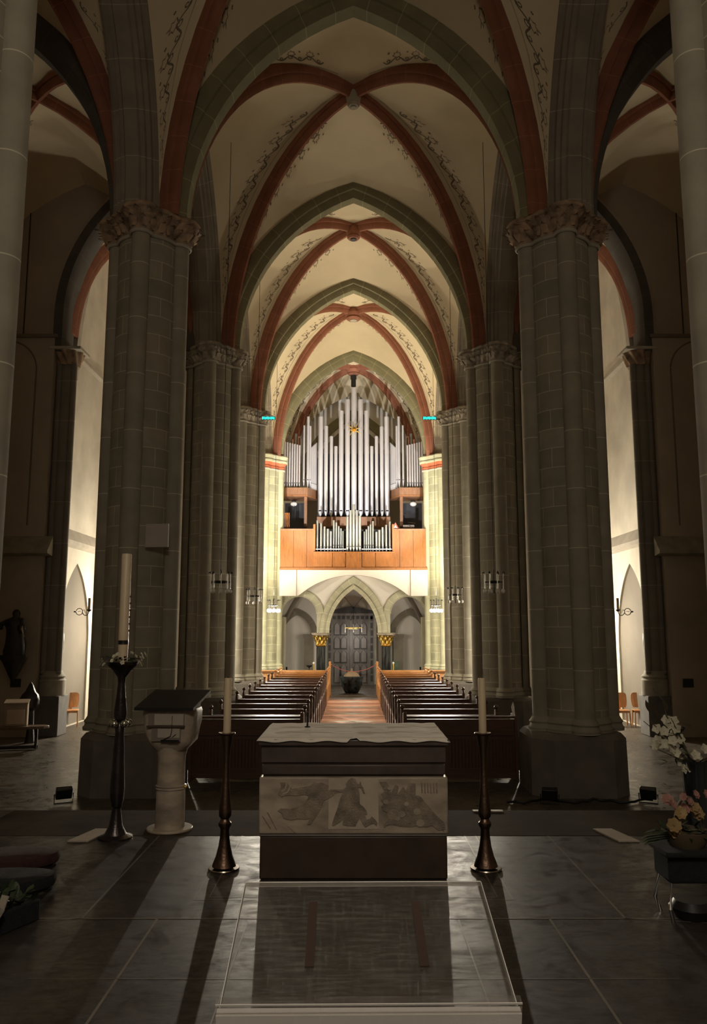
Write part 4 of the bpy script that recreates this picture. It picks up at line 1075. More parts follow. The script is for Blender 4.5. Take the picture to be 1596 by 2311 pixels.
# relief: figures as shallow rough-cut silhouettes (pixels measured on the relief, face frame 40..1560 x 45..515)
def rp(px, py): return (-.655+(px-36)/1526*1.31, zr1-(py-42)/(515-42)*(zr1-zr0))
def relief(poly, d0, d1, mat='marble_cut', name='carved_figure'):
    b = MB(); b.prism([rp(*p) for p in poly], AY0-.012-d1, AY0-.012-d0); return b.build(name, mat, rel, smooth=0)
relief([(598, 48), (1000, 48), (1000, 470), (598, 470)], 0, .004, 'marble_pale', 'raised_panel')
relief([(760, 60), (785, 46), (815, 56), (828, 90), (845, 100), (852, 78), (860, 80), (862, 104), (880, 130), (892, 176), (876, 170), (858, 128), (840, 122), (848, 180), (850, 262), (878, 284), (905, 320), (910, 345), (890, 352), (905, 392), (930, 385), (945, 364), (975, 392), (992, 420), (982, 442), (965, 420), (930, 430), (895, 452), (870, 420), (850, 372), (835, 400), (815, 444), (760, 442), (712, 432), (715, 385), (690, 410), (640, 440), (625, 436), (640, 380), (668, 300), (690, 220), (715, 165), (690, 165), (655, 155), (610, 150), (612, 140), (665, 143), (715, 142), (745, 120), (735, 100)], .003, .010)
relief([(598, 150), (640, 150), (700, 158), (650, 180), (640, 195), (605, 215), (560, 235), (548, 265), (530, 310), (500, 360), (455, 430), (425, 432), (450, 380), (410, 390), (350, 385), (300, 398), (235, 380), (222, 340), (190, 320), (215, 300), (290, 305), (340, 290), (400, 262), (425, 225), (440, 195), (400, 185), (330, 195), (260, 190), (215, 205), (190, 180), (215, 120), (205, 85), (260, 85), (300, 140), (380, 125), (450, 110), (480, 80), (510, 92), (540, 85), (598, 110)], .0, .006)
relief([(225, 175), (262, 160), (285, 110), (282, 78), (292, 78), (297, 115), (272, 170), (230, 186)], .004, .010, 'marble_pale', 'carved_arc')
relief([(215, 150), (240, 140), (252, 105), (250, 82), (260, 82), (263, 110), (248, 150), (218, 162)], .004, .010, 'marble_pale', 'carved_arc')
relief([(1010, 80), (1060, 78), (1085, 110), (1075, 150), (1105, 165), (1140, 100), (1165, 120), (1150, 190), (1200, 120), (1225, 150), (1245, 90), (1300, 95), (1300, 190), (1340, 200), (1370, 240), (1420, 300), (1460, 350), (1530, 420), (1540, 470), (1480, 480), (1430, 440), (1380, 455), (1320, 440), (1260, 452), (1180, 448), (1100, 430), (1062, 440), (1045, 460), (1040, 440), (1068, 400), (1070, 330), (1040, 320), (1020, 280), (1045, 262), (1018, 230), (1050, 215), (1020, 180), (1050, 160), (1030, 120)], .0, .006)
for cx, cy, rr in ((1310, 325, 30), (1335, 420, 34), (1060, 245, 22), (1225, 262, 20), (1185, 345, 30), (1090, 130, 18), (1150, 380, 24)):
    relief([(cx+rr*cos(a), cy+rr*.9*sin(a)) for a in [2*pi*k/9 for k in range(9)]], .004, .010, 'marble', 'carved_leaf')
for k in range(6):
    x = 1345+k*24; relief([(x, 90), (x+10, 90), (x+12, 170+8*(k % 2)), (x+2, 170)], .0, .005, 'marble_cut', 'carved_reed')
for k, (a, b_) in enumerate((((60, 360), (130, 470)), ((100, 330), (180, 480)), ((260, 440), (330, 505)), ((1440, 400), (1520, 490)))):
    relief([a, (a[0]+14, a[1]+6), (b_[0]+10, b_[1]), b_], .0, .003, 'marble_cut', 'carved_groove')
m_ = MB(); m_.bx(-.630, .630, AY0+.02, AY1-.02, slabz(1753), slabz(1748)); m_.build('upper_neck', 'altar_base', t)
m_ = MB(); m_.bx(-.640, .640, AY0+.0, AY1, slabz(1748), slabz(1726)); m_.build('lower_band', 'altar_dark', t, bevel=.006)
m_ = MB(); m_.bx(-.632, .632, AY0+.012, AY1-.012, slabz(1726), slabz(1721)); m_.build('groove', 'altar_base', t)
m_ = MB(); m_.bx(-.645, .645, AY0-.005, AY1+.005, slabz(1721), slabz(1680)); m_.build('upper_band', 'altar_dark', t, bevel=.006)
m_ = MB(); m_.bx(-.665, .665, AY0-.03, AY1+.03, slabz(1682), slabz(1667)); m_.build('table_slab', 'altar_dark', t, bevel=.008)
ztop = slabz(1667)
# linen cloth with pressed folds
cl = MB(); n, k_ = 60, 30; vs = []
for i in range(n+1):
    for j in range(k_+1):
        x = -.675+1.35*i/n; y = AY0-.045+(AY1-AY0+.09)*j/k_
        fold = .006*max(0, 1-abs((y-(AY0+.30)))/.02)+.006*max(0, 1-abs(y-(AY0+.60))/.02)+.004*sin(x*9+y*4)*sin(y*5)**2+.003*sin(x*23)
        z = ztop+.008+abs(fold)
        ed = min(x+.675, .675-x, y-(AY0-.045), AY1+.045-y)
        if ed < .001: z = ztop-.012+.006*sin(x*26)+(.022 if abs(x+.0) < .03 and y < 6 else 0)
        vs.append((x, y, z))
cl.add(vs, [(i*(k_+1)+j, (i+1)*(k_+1)+j, (i+1)*(k_+1)+j+1, i*(k_+1)+j+1) for i in range(n) for j in range(k_)])
o = cl.build('altar_cloth', 'cloth', smooth=50); tag(o, 'creased off-white linen cloth lying on the altar top', 'altar cloth')
sd_ = o.modifiers.new('solid', 'SOLIDIFY'); sd_.thickness = .003
mk = thing('altar_microphone', 'tiny dark microphone stub standing on the left half of the altar cloth', 'microphone', (Xat(694, 6.3, .97), 6.3, ztop+.016))
m_ = MB(); m_.lathe((0, 0, 0), [(.022, 0), (.022, .006), (.007, .010), (.006, .075), (.010, .08), (.010, .11), (.004, .115)], 14); m_.build('stem', 'black', mk)

# ---------- acrylic reading desk in the foreground
t = thing('acrylic_reading_desk', 'clear acrylic reading desk with tilted scratched top, in front of the altar', 'lectern', (.031, 1.735, .945), radians(.8))
M['strip_brown'] = simple('dark_brown_strip', (.045, .026, .02), .7, bumpy=0)
L_ = .43; tilt = radians(15.4)
def T(p): # local plate coords (x, along, up) -> desk coords
    return Vector((p[0], p[1]*cos(tilt)-p[2]*sin(tilt), p[1]*sin(tilt)+p[2]*cos(tilt)))
def plate(x0, x1, a0, a1, h0, h1, name, mat, bev=0):
    b = MB(); b.bx(x0, x1, a0, a1, h0, h1); b.v = [tuple(T(v)) for v in b.v]; return b.build(name, mat, t, smooth=0, bevel=bev)
plate(-.30, .30, .0, L_, -.012, 0, 'tilted_top', 'acrylic')
plate(-.305, .305, -.022, -.001, -.000, .024, 'book_ledge', 'acrylic')
plate(-.305, .305, -.0235, -.0215, .0215, .0250, 'ledge_top_edge', 'acrylic_edge')
plate(-.305, .305, -.022, -.001, -.024, -.0005, 'front_edge', 'acrylic_edge')
for x in (-.3015, .2995): plate(x, x+.002, .0, L_, -.012, .0005, 'side_edge', 'acrylic_edge')
plate(-.30, .30, L_-.0, L_+.004, -.012, 0, 'rear_edge', 'acrylic_edge')
for x in (-.125, .125):
    plate(x-.010, x+.010, .115, .345, .0, .003, 'dark_bearing_strip', 'strip_brown')
    b = MB(); y0_, y1_ = .06, .34
    b.add([(x-.008, y0_, -.925), (x+.008, y0_, -.925), (x+.008, y1_, -.925), (x-.008, y1_, -.925)]+[tuple(T((x+q, p, -.023))) for q, p in ((-.008, .09), (.008, .09), (.008, .38), (-.008, .38))],
          [(0, 1, 2, 3), (4, 5, 6, 7), (0, 1, 5, 4), (1, 2, 6, 5), (2, 3, 7, 6), (3, 0, 4, 7)])
    b.build('upright_panel', 'acrylic', t, smooth=0)
b = MB(); b.bx(-.22, .22, .0, .40, -.944, -.925); b.build('foot_plate', 'acrylic', t, smooth=0)

# ---------- altar candlesticks
def candlestick(x, lab):
    t = thing('altar_candlestick', lab, 'candlestick', (x, 6.0, 0), 0, 'altar candlesticks')
    pr = [(.050, .012), (.085, .022), (.080, .04), (.060, .09), (.043, .16), (.034, .22), (.031, .27), (.036, .285), (.046, .30), (.046, .318), (.034, .33), (.030, .345), (.044, .365), (.046, .40), (.038, .47), (.030, .56), (.024, .68), (.024, .76), (.030, .84), (.040, .89), (.046, .93)]
    m_ = MB(); m_.lathe((0, 0, 0), pr, 20)
    m_.build('stem', 'bronze', t)
    m_ = MB(); m_.lathe((0, 0, 0), [(.108, .0005), (.112, .006), (.108, .013), (.05, .014)], 32); m_.build('foot_disc', 'bronze_rim', t)
    m_ = MB(); m_.lathe((0, 0, 0), [(.030, .925), (.060, .935), (.064, .942), (.060, .948), (.03, .944)], 24); m_.build('drip_pan', 'bronze', t)
    c = thing('altar_candle', lab.replace('tapering bronze candlestick', 'thick cream candle on the candlestick'), 'candle', (x, 6.0, 0), 0, 'altar candles')
    m_ = MB(); m_.lathe((0, 0, 0), [(.028, .945), (.0275, 1.33), (.025, 1.337), (.018, 1.330)], 20); m_.build('wax_column', 'wax', c)
    m_ = MB(); m_.tube([(0, 0, 1.328), (.002, 0, 1.345)], .002, 5); m_.build('wick', 'black', c)
M['bronze_rim'] = simple('polished_bronze_rim', (.42, .36, .30), .25, 1, var=.1, bumpy=0)
candlestick(-.925, 'tapering bronze candlestick standing left of the altar')
candlestick(.945, 'tapering bronze candlestick standing right of the altar')

# ---------- paschal candle on its tall stand
t = thing('paschal_stand', 'tall blackened stand with crystal knops carrying the big Easter candle', 'candle stand', (-1.955, 6.86, 0))
pr = [(.14, .0), (.14, .012), (.09, .03), (.055, .10), (.040, .20), (.034, .235), (.046, .25), (.046, .27), (.055, .30), (.060, .40), (.052, .55), (.045, .70), (.036, .84), (.040, .88), (.030, .90), (.030, .93), (.048, .955), (.055, 1.00), (.040, 1.13), (.030, 1.24), (.034, 1.29), (.075, 1.35), (.125, 1.395), (.130, 1.42), (.10, 1.425)]
m_ = MB(); m_.lathe((0, 0, 0), pr, 24); m_.build('stem', 'bronze_dark', t)
for k in (): pass
M['crystal'] = simple('crystal_ball', (.75, .78, .70), .06, 1.0, bumpy=0)
for k in range(5):
    a = 2*pi*k/5+.5; m_ = MB(); m_.sphere((.068*cos(a), .068*sin(a), .915), .034, 14, 10); m_.build('crystal_knop', 'crystal', t)
c = thing('paschal_candle', 'very tall thick Easter candle with dark studs, on the left stand', 'candle', (-1.955, 6.86, 0))
m_ = MB(); m_.lathe((0, 0, 0), [(.042, 1.42), (.042, 2.325), (.038, 2.335), (.02, 2.325)], 28); m_.build('wax_column', 'wax', c)
m_ = MB(); m_.lathe((0, 0, 0), [(.0435, 1.565), (.0435, 1.60)], 28, cap=False); m_.build('dark_band', 'bronze_dark', c)
for k in range(6):
    a = .12; z = 1.68+k*.058; m_ = MB(); m_.sphere((.046*cos(a), .046*sin(a), z), .009, 8, 6); m_.build('wax_stud', 'wax_stud', c)
def flower(mb, c, r, n=5, tilt_=0.5, rot=0):
    """petals as curved spoons round a centre"""
    ax = Vector((sin(tilt_)*cos(rot), sin(tilt_)*sin(rot), cos(tilt_))).normalized()
    u = ax.cross(Vector((0, 0, 1))); u = Vector((1, 0, 0)) if u.length < .1 else u.normalized(); v = ax.cross(u)
    for k in range(n):
        a = 2*pi*k/n+rot; d = u*cos(a)+v*sin(a); e = ax.cross(d)
        P = []
        for i in range(5):
            q = i/4; w = r*.50*sin(pi*min(1, q*.80+.15)); h = r*(.12+.35*sin(q*2.2))
            cc = Vector(c)+d*(r*q)+ax*h*(.6)
            P += [cc-e*w-ax*.0, cc+ax*w*-.35, cc+e*w]
        mb.add(P, [(i*3+j, i*3+j+1, (i+1)*3+j+1, (i+1)*3+j) for i in range(4) for j in range(2)])
    mb.sphere(Vector(c)+ax*r*.12, r*.16, 6, 5)
def leafblade(mb, p0, d, L, w, droop=.3):
    d = Vector(d).normalized(); s = d.cross(Vector((0, 0, 1))); s = s.normalized() if s.length > .05 else Vector((1, 0, 0))
    P = []
    for i in range(6):
        q = i/5; c = Vector(p0)+d*L*q+Vector((0, 0, -droop*L*q*q)); ww = w*sin(pi*min(.98, q*.9+.08))
        P += [c-s*ww, c+Vector((0, 0, -.2*ww)), c+s*ww]
    mb.add(P, [(i*3+j, i*3+j+1, (i+1)*3+j+1, (i+1)*3+j) for i in range(5) for j in range(2)])
g = thing('flower_wreath', 'ring of small pale blossoms and leaves round the foot of the Easter candle', 'wreath', (-1.955, 6.86, 0))
lf = MB()
for k in range(60):
    a = random.uniform(0, 2*pi); rr = random.uniform(.07, .15); leafblade(lf, (rr*cos(a), rr*sin(a), 1.43+random.uniform(0, .03)), (cos(a), sin(a), random.uniform(-.2, .8)), random.uniform(.04, .09), .012)
lf.build('wreath_leaves', 'leaf', g)
random.seed(11)
for a, n_ in ((.0, 5), (.15, 5), (-.2, 5), (3.2, 3), (3.0, 2), (-1.4, 2), (-1.7, 2), (-2.2, 1), (1.4, 2)):
    for k in range(n_):
        fl_ = MB(); aa = a+random.uniform(-.2, .2); rr = random.uniform(.12, .19)
        flower(fl_, (rr*cos(aa), rr*sin(aa), 1.44+random.uniform(-.05, .05)), .020, 5, 1.0, aa); fl_.build('blossom', 'petal_white', g)

# ---------- marble ambo
AX, AY = -1.575, 7.15
t = thing('marble_ambo', 'veined beige marble ambo on round pedestal with dark slanted desk', 'ambo', (AX, AY, 0), radians(-4))
m_ = MB(); m_.lathe((0, 0, 0), [(.195, .001), (.195, .012), (.19, .018), (.12, .02)], 36); m_.build('foot_disc', 'marble', t)
m_ = MB(); m_.lathe((0, 0, 0), [(.125, .018), (.122, .33), (.120, .34)], 36, cap=False); m_.lathe((0, 0, 0), [(.118, .365), (.116, .55), (.120, .62), (.15, .70)], 36, cap=False); m_.build('pedestal', 'marble', t)
m_ = MB(); m_.lathe((0, 0, 0), [(.119, .335), (.132, .340), (.126, .352), (.132, .364), (.118, .370)], 36, cap=False); m_.build('collar', 'marble', t)
m_ = MB(); m_.sphere((.130, -.02, .353), .017, 10, 8); m_.build('collar_boss', 'gold', t)
# head: irregular tapering block with open compartments towards the reader
def sq(z, hx, hy, wob=0, n=28):
    P = []
    for k in range(n):
        a = 2*pi*k/n; c, s_ = cos(a), sin(a); p = 4.5
        r = 1/((abs(c)**p+abs(s_)**p)**(1/p)); r *= 1+wob*sin(5*a+z*40)+wob*.6*sin(11*a-z*25)
        P.append(Vector((c*r*hx, s_*r*hy, z)))
    return P
hd = MB(); hd.loft([sq(.665, .13, .12), sq(.70, .165, .15, .03), sq(.735, .19, .17, .035), sq(.78, .205, .18, .03), sq(.84, .222, .19, .02), sq(.90, .228, .195, .02), sq(.985, .236, .20, .008), sq(1.015, .225, .195)])
head = hd.build('head_block', 'marble', t, smooth=40)
# compartments
def comp(x0, x1, z0, z1, nm, mat, y0=-.215, y1=-.19):
    b = MB(); b.bx(x0, x1, y0, y1, z0, z1); return b.build(nm, mat, t, smooth=0)
M['compart'] = simple('shaded_marble_inner', (.20, .165, .135), .8, bumpy=.1)
M['box_pale'] = simple('pale_paper', (.38, .34, .28), .8, var=.04, bumpy=0)
comp(-.155, .155, .885, .985, 'upper_compartment', 'compart', -.206, -.196); comp(-.125, .125, .755, .866, 'lower_compartment', 'compart', -.200, -.190)
b = MB(); b.bx(-.100, .150, -.209, -.205, .890, .980); b.build('paper_sheet', 'box_pale', t, smooth=0)
b = MB(); b.bx(-.070, .118, -.204, -.199, .785, .860); b.build('folded_paper', 'box_pale', t, smooth=0)
b = MB(); b.bx(-.165, .160, -.216, -.19, .870, .884); b.build('shelf_board', 'altar_base', t, smooth=0)
b = MB(); b.bx(-.04, .115, -.210, -.19, .750, .768); b.build('black_device', 'black', t, smooth=0)
b = MB(); b.tube([(.055, -.213, .965), (.055, -.216, .85), (.045, -.214, .80), (-.02, -.212, .768)], .003, 6); b.build('cable', 'black', t)
b = MB(); b.tube([(.058, -.208, .79), (.09, -.21, .815)], .003, 6); b.build('handle_wire', 'black', t)
lid = MB()
hx = .265
lid.add([(-hx, -.25, 1.012), (hx*.92, -.25, 1.012), (hx, .25, 1.125), (-hx*.92, .25, 1.125), (-hx, -.25, 1.036), (hx*.92, -.25, 1.036), (hx, .25, 1.149), (-hx*.92, .25, 1.149)],
        [(0, 3, 2, 1), (4, 5, 6, 7), (0, 1, 5, 4), (1, 2, 6, 5), (2, 3, 7, 6), (3, 0, 4, 7)])
M['compart'] = simple('shaded_marble_inner', (.20, .165, .135), .8, bumpy=.1)
M['box_pale'] = simple('pale_paper', (.38, .34, .28), .8, var=.04, bumpy=0)
lid.build('slanted_desk', 'statue_smooth', t, smooth=0) if 'statue_smooth' in M else lid.build('slanted_desk', 'black', t, smooth=0)
b = MB(); b.loft([[Vector((-.19, -.18, 1.0)), Vector((.19, -.18, 1.0)), Vector((.19, .18, 1.0)), Vector((-.19, .18, 1.0))], [Vector((-.20, -.19, 1.02)), Vector((.2, -.19, 1.02)), Vector((.2, .22, 1.115)), Vector((-.2, .22, 1.115))]]); b.build('desk_support', 'marble', t, smooth=0)

# ---------- pale nosing slabs at the platform edge
for s in (-1, 1):
    o = MB(); x = s*2.19
    o.add([(s*2.04, 7.12, .0015), (s*2.20, 7.12, .0015), (s*2.30, 6.72, .0015), (s*2.13, 6.72, .0015)], [(0, 1, 2, 3)])
    o.v += [(v[0], v[1], .012) for v in o.v]; o.f = [(0, 1, 2, 3), (4, 5, 6, 7), (0, 1, 5, 4), (1, 2, 6, 5), (2, 3, 7, 6), (3, 0, 4, 7)]; o.uv = [None]*6; o.m = [0]*6
    q = o.build('step_marker', 'nosing', smooth=0); tag(q, f'pale slanted stone strip on the dark platform floor, {side[s]} side', 'floor marker', 'floor markers')
o = MB(); o.bx(1.12, 1.40, 7.78, 7.83, .001, .012); q = o.build('step_marker', 'nosing', smooth=0); tag(q, 'short pale strip at the far platform edge right of the altar', 'floor marker', 'floor markers')

# ---------- pale square panel on the left pier, plaques
o = MB(); o.box((0, 0, 0), (.40, .04, .40)); q = o.build('square_panel', 'white_panel', bevel=.005)
z = Zat(1207, 13.35); q.location = (Xat(352.5, 13.35, z), 13.38, z); q.rotation_euler = (0, 0, radians(-8)); tag(q, 'pale square panel mounted on the large left pier', 'panel')
q.location.y = 13.42
for s in (-1, 1):
    o = MB(); o.box((0, 0, 0), (.26, .03, .21)); q = o.build('wall_plaque', 'black', bevel=.004); z = Zat(1541, 20.57)
    q.location = (Xat(35 if s < 0 else 1554, 20.57, z), 20.575, z); tag(q, f'small black plaque on the dark {side[s]} west wall', 'plaque', 'wall plaques')

# ---------- wall sconces on the aisle openings
def sconce(s, lab):
    t = thing('wall_sconce', lab, 'sconce', (s*7.2, 20.75, Zat(1380, 20.75)), 0, 'wrought wall sconces'); t.scale = (-s, 1, 1)
    m_ = MB(); m_.tube([(-.02, 0, 0), (.03, 0, 0)], .02, 8)
    m_.tube([(.12+.085*cos(a), 0, .085*sin(a)) for a in [2*pi*k/20 for k in range(20)]], .010, 6, closed=True)
    m_.tube([(.19, 0, 0), (.22, 0, -.06), (.27, 0, -.10), (.33, 0, -.09), (.36, 0, -.03), (.37, 0, .03)], .010, 6)
    m_.tube([(.20, 0, .02), (.24, 0, .05), (.26, 0, .02), (.24, 0, -.01)], .007, 6)
    m_.tube([(.28, 0, -.09), (.29, 0, -.03), (.27, 0, .0)], .006, 6); m_.tube([(.08, 0, 0), (.16, 0, .01)], .006, 6); m_.build('scroll_bracket', 'black', t)
    m_ = MB(); m_.lathe((.37, 0, .03), [(.02, -.03), (.06, .01), (.062, .025), (.03, .02)], 14); m_.build('drip_cup', 'black', t)
    m_ = MB(); m_.lathe((.37, 0, .05), [(.034, 0), (.034, .30), (.02, .30)], 14); m_.build('sconce_candle', 'wax', t)
    return t
sconce(-1, 'wrought iron sconce with white candle by the left aisle opening')
sconce(1, 'wrought iron sconce with white candle by the right aisle opening')

# ---------- plywood chairs in the aisles
def ply_chair():
    t = thing('plywood_chair', 'x', 'chair', group='plywood chairs')
    m_ = MB(); m_.loft([[Vector((x, y+.04*(1-(x/.22)**2)*-1, z)) for x in (-w, -w*.5, 0, w*.5, w)]+[Vector((x, y+.012+.04*(1-(x/.22)**2)*-1, z)) for x in (w, w*.5, 0, -w*.5, -w)] for z, w, y in ((.50, .17, .19), (.56, .20, .20), (.70, .215, .225), (.84, .21, .245), (.89, .18, .25), (.905, .12, .252))])
    m_.build('backrest', 'seat_wood', t, smooth=50)
    m_ = MB(); m_.box((0, -.02, .445), (.44, .42, .018)); m_.build('seat', 'seat_wood', t, bevel=.02)
    for x in (-.19, .19):
        for y in (-.19, .19):
            m_ = MB(); m_.tube([(x, y, .44), (x*1.08, y*1.15, 0)], .018, 8); m_.build('leg', 'seat_wood', t)
    m_ = MB(); m_.bx(-.18, .18, -.205, -.185, .38, .43); m_.bx(-.03, .03, .17, .195, .44, .56); m_.bx(-.2, .2, .18, .2, .36, .42); m_.build('rail', 'seat_wood', t, smooth=0)
    return t
pc0 = ply_chair(); pc0.location = (Xat(158, 22.8, -.5), 22.85, NAVE); pc0.rotation_euler = (0, 0, radians(18)); pc0['label'] = 'plywood chair in the pointed niche of the left aisle wall'
dup(pc0, (Xat(1403, 22.8, -.5), 22.85, NAVE), radians(-6), 'plywood chair in the right aisle, closer to the large pier')
dup(pc0, (Xat(1448, 22.8, -.5), 22.85, NAVE), radians(-8), 'plywood chair in the right aisle, closer to the dark wall column')

# ---------- carved figure on console, left wall
t = thing('wall_statue', 'blackened carved robed figure holding a child on the dark left wall', 'statue', (Xat(32, 20.1, 2.2), 20.25, 0))
z1_, z0_ = Zat(1378, 20.2), Zat(1480, 20.2); H_ = z1_-z0_
def ell(z, rx, ry, cx=0, cy=0, n=20, wob=0.): return [Vector((cx+rx*cos(2*pi*k/n)*(1+wob*sin(5*2*pi*k/n+z*9)), cy+ry*sin(2*pi*k/n)*(1+wob*sin(7*2*pi*k/n)), z)) for k in range(n)]
m_ = MB(); m_.loft([ell(z0_+H_*q, rx, ry, cx, 0, 20, .08) for q, rx, ry, cx in ((0, .24, .18, 0), (.1, .27, .19, .01), (.3, .25, .18, .02), (.5, .21, .16, .0), (.62, .20, .15, -.02), (.72, .25, .16, -.03), (.80, .24, .13, -.02), (.85, .10, .08, -.01), (.88, .075, .075, 0), (.93, .095, .10, 0), (.98, .085, .09, 0), (1.03, .04, .04, 0))])
m_.build('robed_body', 'statue', t, smooth=60)
m_ = MB(); m_.loft([ell(z0_+H_*q, rx, rx*.9, .20, -.10, 14, .06) for q, rx in ((.50, .05), (.58, .10), (.68, .09), (.72, .045), (.76, .06), (.81, .05), (.84, .02))]); m_.build('held_child', 'statue', t, smooth=60)
m_ = MB(); m_.tube([(-.20, 0, z0_+H_*.76), (-.34, -.06, z0_+H_*.70), (-.30, -.14, z0_+H_*.60)], [.07, .06, .045], 10); m_.build('arm', 'statue', t)
m_ = MB(); m_.tube([(.24, -.18, z0_+H_*.66), (.28, -.16, z0_+H_*.42)], .012, 6); m_.tube([(.22, -.19, z0_+H_*.62), (.30, -.17, z0_+H_*.42)], .010, 6); m_.build('pale_scroll', 'wax', t)
zc_ = z0_
m_ = MB(); m_.loft([ell(zc_-.62, .03, .03), ell(zc_-.50, .10, .09), ell(zc_-.36, .17, .14, wob=.1), ell(zc_-.22, .22, .17, wob=.12), ell(zc_-.06, .33, .20, wob=.08), ell(zc_+.02, .34, .2)]); m_.build('console', 'statue', t, smooth=50)

# ---------- carved kneeling desk, bench and panel, left
t = thing('holy_figure_stand', 'dark carved stand with peaked top beside the left wall column', 'stand', (Xat(66, 19.6, -.4), 19.6, NAVE))
m_ = MB(); m_.loft([ell(z, rx, rx*.7, cx, 0, 12, .1) for z, rx, cx in ((0, .14, .04), (.05, .11, .04), (.5, .07, .04), (.75, .08, .03), (.82, .20, 0), (1.0, .24, -.02), (1.12, .20, 0), (1.2, .12, 0), (1.36, .05, .0), (1.42, .01, 0))]); m_.build('carved_body', 'statue', t, smooth=40)
t = thing('wooden_bench', 'dark brown bench with rounded seat end below the left wall statue', 'bench', (Xat(45, 18.5, -.6), 18.5, NAVE), radians(14))
m_ = MB()
m_.loft([[Vector((x, y, z)) for x, y in [(-1.3, -.2), (.35, -.2), (.52, -.17), (.60, -.08), (.62, 0), (.60, .08), (.52, .17), (.35, .2), (-1.3, .2)]] for z in (.46, .52)]); m_.build('seat', 'pew_mid', t, bevel=.01)
for x in (-.9, .35):
    m_ = MB(); m_.prism([(-.16, .03), (.16, .03), (.07, .12), (.05, .30), (.12, .46), (-.12, .46), (-.05, .30), (-.07, .12)], x-.03, x+.03, lambda p: Vector((p.y, p.x, p.z))); m_.build('trestle_leg', 'statue', t)
m_ = MB(); m_.bx(-.95, .4, -.03, .03, .02, .09); m_.build('floor_rail', 'statue', t)
t = thing('panelled_box', 'pale panelled wooden box standing on the left bench', 'box', (Xat(42, 18.7, -.2), 18.6, NAVE+.521), radians(14))
m_ = MB(); m_.bx(-.24, .24, -.12, .12, 0, .50); m_.build('body', 'box_ply', t, bevel=.01)
m_ = MB(); m_.bx(-.19, .19, -.135, -.12, .04, .36); m_.build('raised_panel', 'box_pale2', t, bevel=.008)
m_ = MB(); m_.box((0, -.02, .53), (.52, .30, .03), rx=.2); m_.build('sloping_lid', 'box_ply', t)
# ---------- left foreground: two dark seats, crate with card
for k, (x, y, z, lab, mt) in enumerate(((-2.62, 5.95, .012, 'dark red upholstered kneeling cushion at left edge, the farther of two', 'upholstery'), (-2.45, 5.42, .012, 'black fleece kneeling cushion at left edge, the nearer of two', 'rug'))):
    t = thing('kneeling_cushion', lab, 'cushion', (x, y, 0), radians(20), 'kneeling cushions')
    m_ = MB(); m_.loft([[Vector((.46*cos(a)*q*(1.0 if cos(a) > 0 else .8)+(.05 if cos(a) > 0 else 0), .22*sin(a)*q, z+h)) for a in [2*pi*j/28 for j in range(28)]] for q, h in ((.9, 0), (.98, .02), (1, .05), (.97, .085), (.8, .10))]); m_.build('cushion_pad', mt, t)
    m_ = MB(); m_.loft([[Vector((.44*cos(a)*(1.0 if cos(a) > 0 else .8)+(.05 if cos(a) > 0 else 0), .20*sin(a), h)) for a in [2*pi*j/28 for j in range(28)]] for h in (.0, .014)]); m_.build('base_board', 'black', t)
t = thing('plant_crate', 'black crate with pale tag and printed card at lower left edge', 'crate', (-1.98, 4.86, 0), radians(-25))
m_ = MB(); m_.bx(-.35, .06, -.10, .18, 0, .12); m_.build('crate_body', 'rug', t, bevel=.01)
m_ = MB(); m_.box((.04, -.17, .09), (.15, .006, .17), rz=-.3, rx=-.6); m_.build('printed_card', 'paper', t)
m_ = MB(); m_.box((.055, -.207, .12), (.16, .002, .20), rz=-.3, rx=-.5); 
m_ = MB(); m_.box((.05, -.09, .17), (.05, .008, .08), rx=-.4); m_.build('pale_tag', 'box_pale', t)
lf = MB()
for k in range(60): leafblade(lf, (random.uniform(-.33, .05), random.uniform(-.08, .16), .12), (random.uniform(-1, 1), random.uniform(-1, 1), random.uniform(.2, 1)), .12, .02)
lf.build('plant_leaves', 'leaf', t)

# ---------- right side: tall vase of white lilies, flower stand with roses
VX, VY = Xat(1568, 6.6, .6), 6.6
t = thing('tall_vase', 'tall dark glass vase standing at the right edge, holding white blossoms', 'vase', (VX, VY, 0))
m_ = MB(); m_.lathe((0, 0, 0), [(.10, .0), (.105, .01), (.085, .02), (.085, .20), (.09, .42), (.10, .63), (.108, .66), (.096, .655), (.08, .3)], 24); m_.build('glass_body', 'vase_glass', t) if 'vase_glass' in M else m_.build('glass_body', 'black_marble', t)
t = thing('white_blossom_branch', 'branches of white lily-like blossoms rising from the tall dark vase', 'flowers', (VX, VY, 0))
random.seed(5)
st = MB(); tips = []
for k in range(9):
    a = random.uniform(2.2, 4.2) if k < 7 else random.uniform(-1, 1); le = random.uniform(.3, .55); h = random.uniform(.12, .40)
    p1 = (le*.45*cos(a), le*.2*sin(a), .62+h*.6); p2 = (le*.75*cos(a), le*.3*sin(a), .62+h)
    st.tube([(0, 0, .4), (.02*cos(a), 0, .62), p1, p2], [.006, .006, .005, .003], 6); tips.append(p2); tips.append(p1)
st.build('branches', 'stem', t)
lf = MB()
for k in range(34):
    p = random.choice(tips); leafblade(lf, (p[0]*random.uniform(.2, 1), p[1], p[2]-random.uniform(0, .18)), (random.uniform(-1, 1), random.uniform(-1, 1), random.uniform(-.3, .8)), .10, .016)
lf.build('foliage', 'leaf', t)
